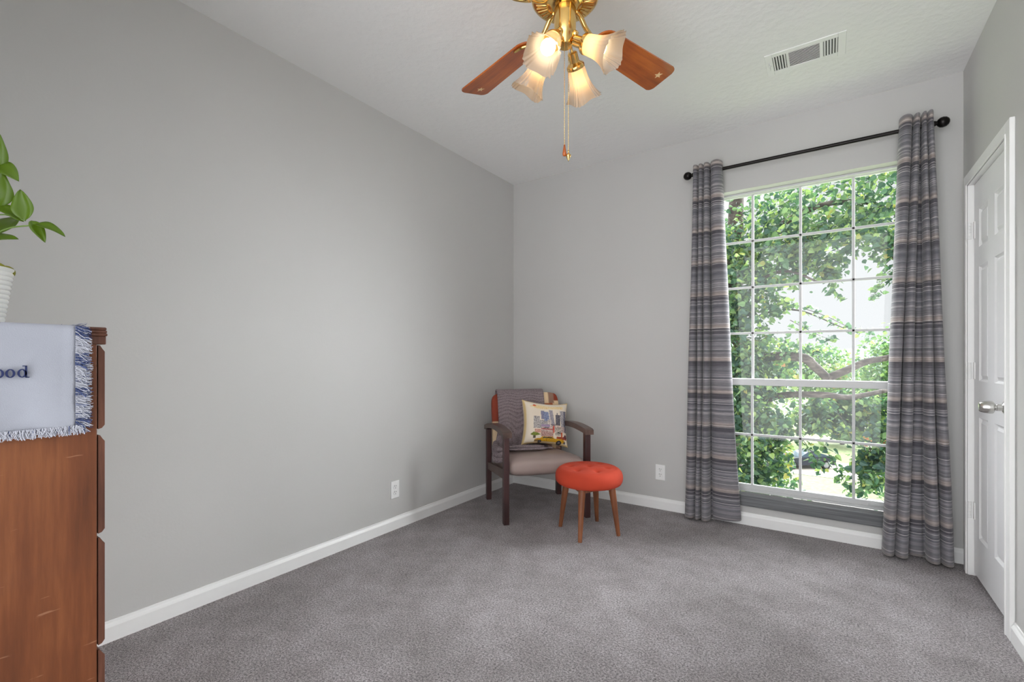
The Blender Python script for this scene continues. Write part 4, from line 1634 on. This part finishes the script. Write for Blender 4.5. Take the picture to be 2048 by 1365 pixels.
# thin drooping sprays
SPR = [
    [(2.0, 4.9, 1.95), (2.35, 5.0, 1.80), (2.65, 5.1, 1.62), (2.95, 5.2, 1.50)],
    [(1.9, 5.0, 1.75), (2.2, 5.1, 1.55), (2.45, 5.1, 1.42)],
    [(2.2, 4.4, 2.5), (2.42, 4.5, 2.25), (2.5, 4.5, 2.02)],
    [(3.2, 4.9, 2.4), (3.05, 4.95, 2.25), (2.95, 5.0, 2.05)],
    [(3.5, 5.1, 2.3), (3.45, 5.2, 2.1), (3.35, 5.2, 1.95)],
    [(2.3, 4.4, 0.0), (2.42, 4.45, -0.25), (2.55, 4.5, -0.50), (2.62, 4.5, -0.74)],
    [(2.95, 4.6, 0.0), (2.82, 4.55, -0.25), (2.68, 4.5, -0.45)],
    [(2.0, 4.4, 0.1), (2.2, 4.4, -0.20), (2.32, 4.4, -0.42)],
    [(2.3, 4.3, 0.62), (2.50, 4.3, 0.40), (2.62, 4.3, 0.18), (2.66, 4.3, 0.0)],
    [(1.6, 4.9, 1.5), (2.0, 5.0, 1.35), (2.3, 5.0, 1.22)],
]
spr = []
for s in SPR:
    bm = bm_new()
    pts = spline(s, 10)
    add_tube(bm, pts, [0.006 - 0.0004 * k for k in range(11)], 5)
    mesh_obj('twig', bm, M_BARK, near)
    for p in pts[1:]:
        spr.append((p.x, p.y, p.z, 0.09, 0.09, 0.09, 1))
leaf_cloud('hanging_leaves', spr, 620, 0.085, ML1, near, rnd)


def bg_tree(name, label, cat, x, y, h, r, mat, count, size, group=None, z0=GZ, low=0.30):
    t = thing(name, label, cat, (x, y, z0), 0, group)
    bm = bm_new()
    add_tube(bm, [(x, y, z0), (x + 0.1, y, z0 + h * 0.4), (x, y, z0 + h * 0.75)], [0.05 * h * .5, 0.035 * h * .5, 0.012 * h], 10)
    mesh_obj('trunk', bm, M_BARK, t, True)
    cs = []
    for k in range(12):
        a = rnd.uniform(0, 2 * PI)
        q = rnd.uniform(0, 0.6)
        zc_ = rnd.uniform(low, 0.85)
        cs.append((x + r * q * math.cos(a), y + r * q * math.sin(a), z0 + h * zc_, r * .55, r * .55, h * .18, 1))
    leaf_cloud('crown', cs, count, size, mat, t, rnd, 'd')
    return t


bg_tree('shrub', 'dark green bushy shrub low outside the left of the window', 'shrub', 1.05, 9.2, 6.6, 1.25, ML5, 3400, 0.16, low=0.2)
for (x, y, h, r, mat, lab) in (
        (4.1, 15.5, 8.6, 1.5, ML2, 'pale green tree outside just beyond the forked branch'),
        (-1.6, 26.0, 8.6, 2.6, ML3, 'yellow green tree outside behind the dark shrub'),
        (3.4, 46.5, 7.4, 3.4, ML3, 'yellow green tree beyond the parked car'),
        (-5.2, 44.0, 9.5, 3.6, ML2, 'tall pale tree beyond the parked car to its left'),
        (10.8, 43.0, 9.0, 3.6, ML3, 'yellow green tree beyond the driveway to the right of the car'),
        (7.4, 30.0, 6.2, 2.0, ML2, 'leafy tree on the lawn between the right curtain and the parked car'),
        (-14.5, 44.0, 10.0, 4.0, ML2, 'pale tree farthest to the left beyond the road'),
        (18.5, 44.0, 9.6, 3.8, ML2, 'pale tree standing to the right of the driveway beyond the road'),
        (26.5, 42.0, 10.0, 4.0, ML3, 'yellow green tree farthest to the right beyond the road'),
        (13.5, 33.0, 7.0, 2.4, ML2, 'small leafy tree at the right end of the driveway'),
        (1.6, 56.0, 10.4, 4.6, ML2, 'broad pale tree farthest away behind the russet tree')):
    bg_tree('tree', lab, 'tree', x, y, h, r, mat, 5200, 0.15 if y < 25 else 0.40, 'trees beyond the window', low=0.72 if y < 20 else 0.2)
bg_tree('tree', 'small russet leaved tree behind the parked car', 'tree', 5.6, 39.6, 4.6, 1.5, ML4, 1500, 0.30, 'trees beyond the window')

# ------------------------------------------------------------------ parked car
M_CAR = simple('dark_navy_car_paint', (38, 44, 60), 0.22, 0.2)
M_CARGLASS = simple('tinted_car_glass', (70, 84, 98), 0.08)
M_TYRE = simple('black_tyre_rubber', (26, 26, 28), 0.8)
M_RIM = simple('silver_alloy_wheel', (176, 180, 186), 0.3, 0.8)
ca_, cb_ = Vector((0.408, 33.3, GZ)), Vector((2.26, 34.6, GZ))
cang = math.atan2(cb_.y - ca_.y, cb_.x - ca_.x)
wb = (cb_ - ca_).length
car_c = (ca_ + cb_) / 2 + Vector((-math.sin(cang), math.cos(cang), 0)) * 0.75
car = thing('car', 'dark coupe parked on the driveway beyond the lawn outside', 'car', tuple(car_c), cang)
# local: x along the car (front at -x), y towards the far side
SF = wb / 2.65
Fm = Matrix(((SF, 0, 0, 0), (0, 0, SF, 0), (0, SF, 0, 0), (0, 0, 0, 1)))


def xz_prism(bm, poly, y0, y1):
    return add_prism(bm, poly, y0, y1, Matrix(((1, 0, 0, 0), (0, 0, 1, 0), (0, 1, 0, 0), (0, 0, 0, 1))))


def arch(cx, r=0.36, n=8):
    return [(cx - r * math.cos(PI * k / n), 0.32 + r * math.sin(PI * k / n)) for k in range(n + 1)]


bm = bm_new()
low = [(-2.15, 0.28)] + arch(-1.325) + arch(1.325) + [(2.05, 0.30), (2.15, 0.62), (2.10, 0.92), (1.6, 0.99), (0.9, 0.97), (-0.6, 0.93), (-1.5, 0.84), (-2.05, 0.68), (-2.20, 0.50)]
xz_prism(bm, low, -0.88, 0.88)
for v in bm.verts:
    v.co *= SF
mesh_obj('body', bm, M_CAR, car, world=False)
bm = bm_new()
vs = xz_prism(bm, [(-0.75, 0.92), (0.05, 1.31), (0.75, 1.33), (1.65, 0.98)], -0.80, 0.80)
for v in vs:
    if v.co.z > 1.2:
        v.co.y *= 0.78
    v.co *= SF
mesh_obj('cabin_glass', bm, M_CARGLASS, car, world=False)
bm = bm_new()
vs = xz_prism(bm, [(0.0, 1.30), (0.40, 1.36), (0.85, 1.335), (0.75, 1.30)], -0.64, 0.64)
for v in vs:
    v.co *= SF
mesh_obj('roof_panel', bm, M_CAR, car, world=False)
for x in (-1.325, 1.325):
    for y in (-0.82, 0.82):
        M = Matrix.Translation((x * SF, y * SF, 0.34 * SF)) @ Matrix.Rotation(PI / 2, 4, 'X')
        bm = bm_new()
        add_lathe(bm, [(0.22 * SF, -0.11), (0.31 * SF, -0.11), (0.34 * SF, -0.08), (0.34 * SF, 0.08), (0.31 * SF, 0.11), (0.22 * SF, 0.11)], 28, M)
        wh = mesh_obj('wheel', bm, M_TYRE, car, True, world=False, autosmooth=40)
        bm = bm_new()
        add_lathe(bm, [(0.225 * SF, -0.10), (0.225 * SF, 0.105), (0.205 * SF, 0.105), (0.20 * SF, 0.06), (0, 0.05)], 28, M)
        for k in range(10):
            Mk = M @ Matrix.Rotation(2 * PI * k / 10, 4, 'Z')
            add_box(bm, (0.03, -0.016, 0.05), (0.21 * SF, 0.016, 0.10), 0, 1, Mk)
        mesh_obj('rim', bm, M_RIM, wh, world=False)
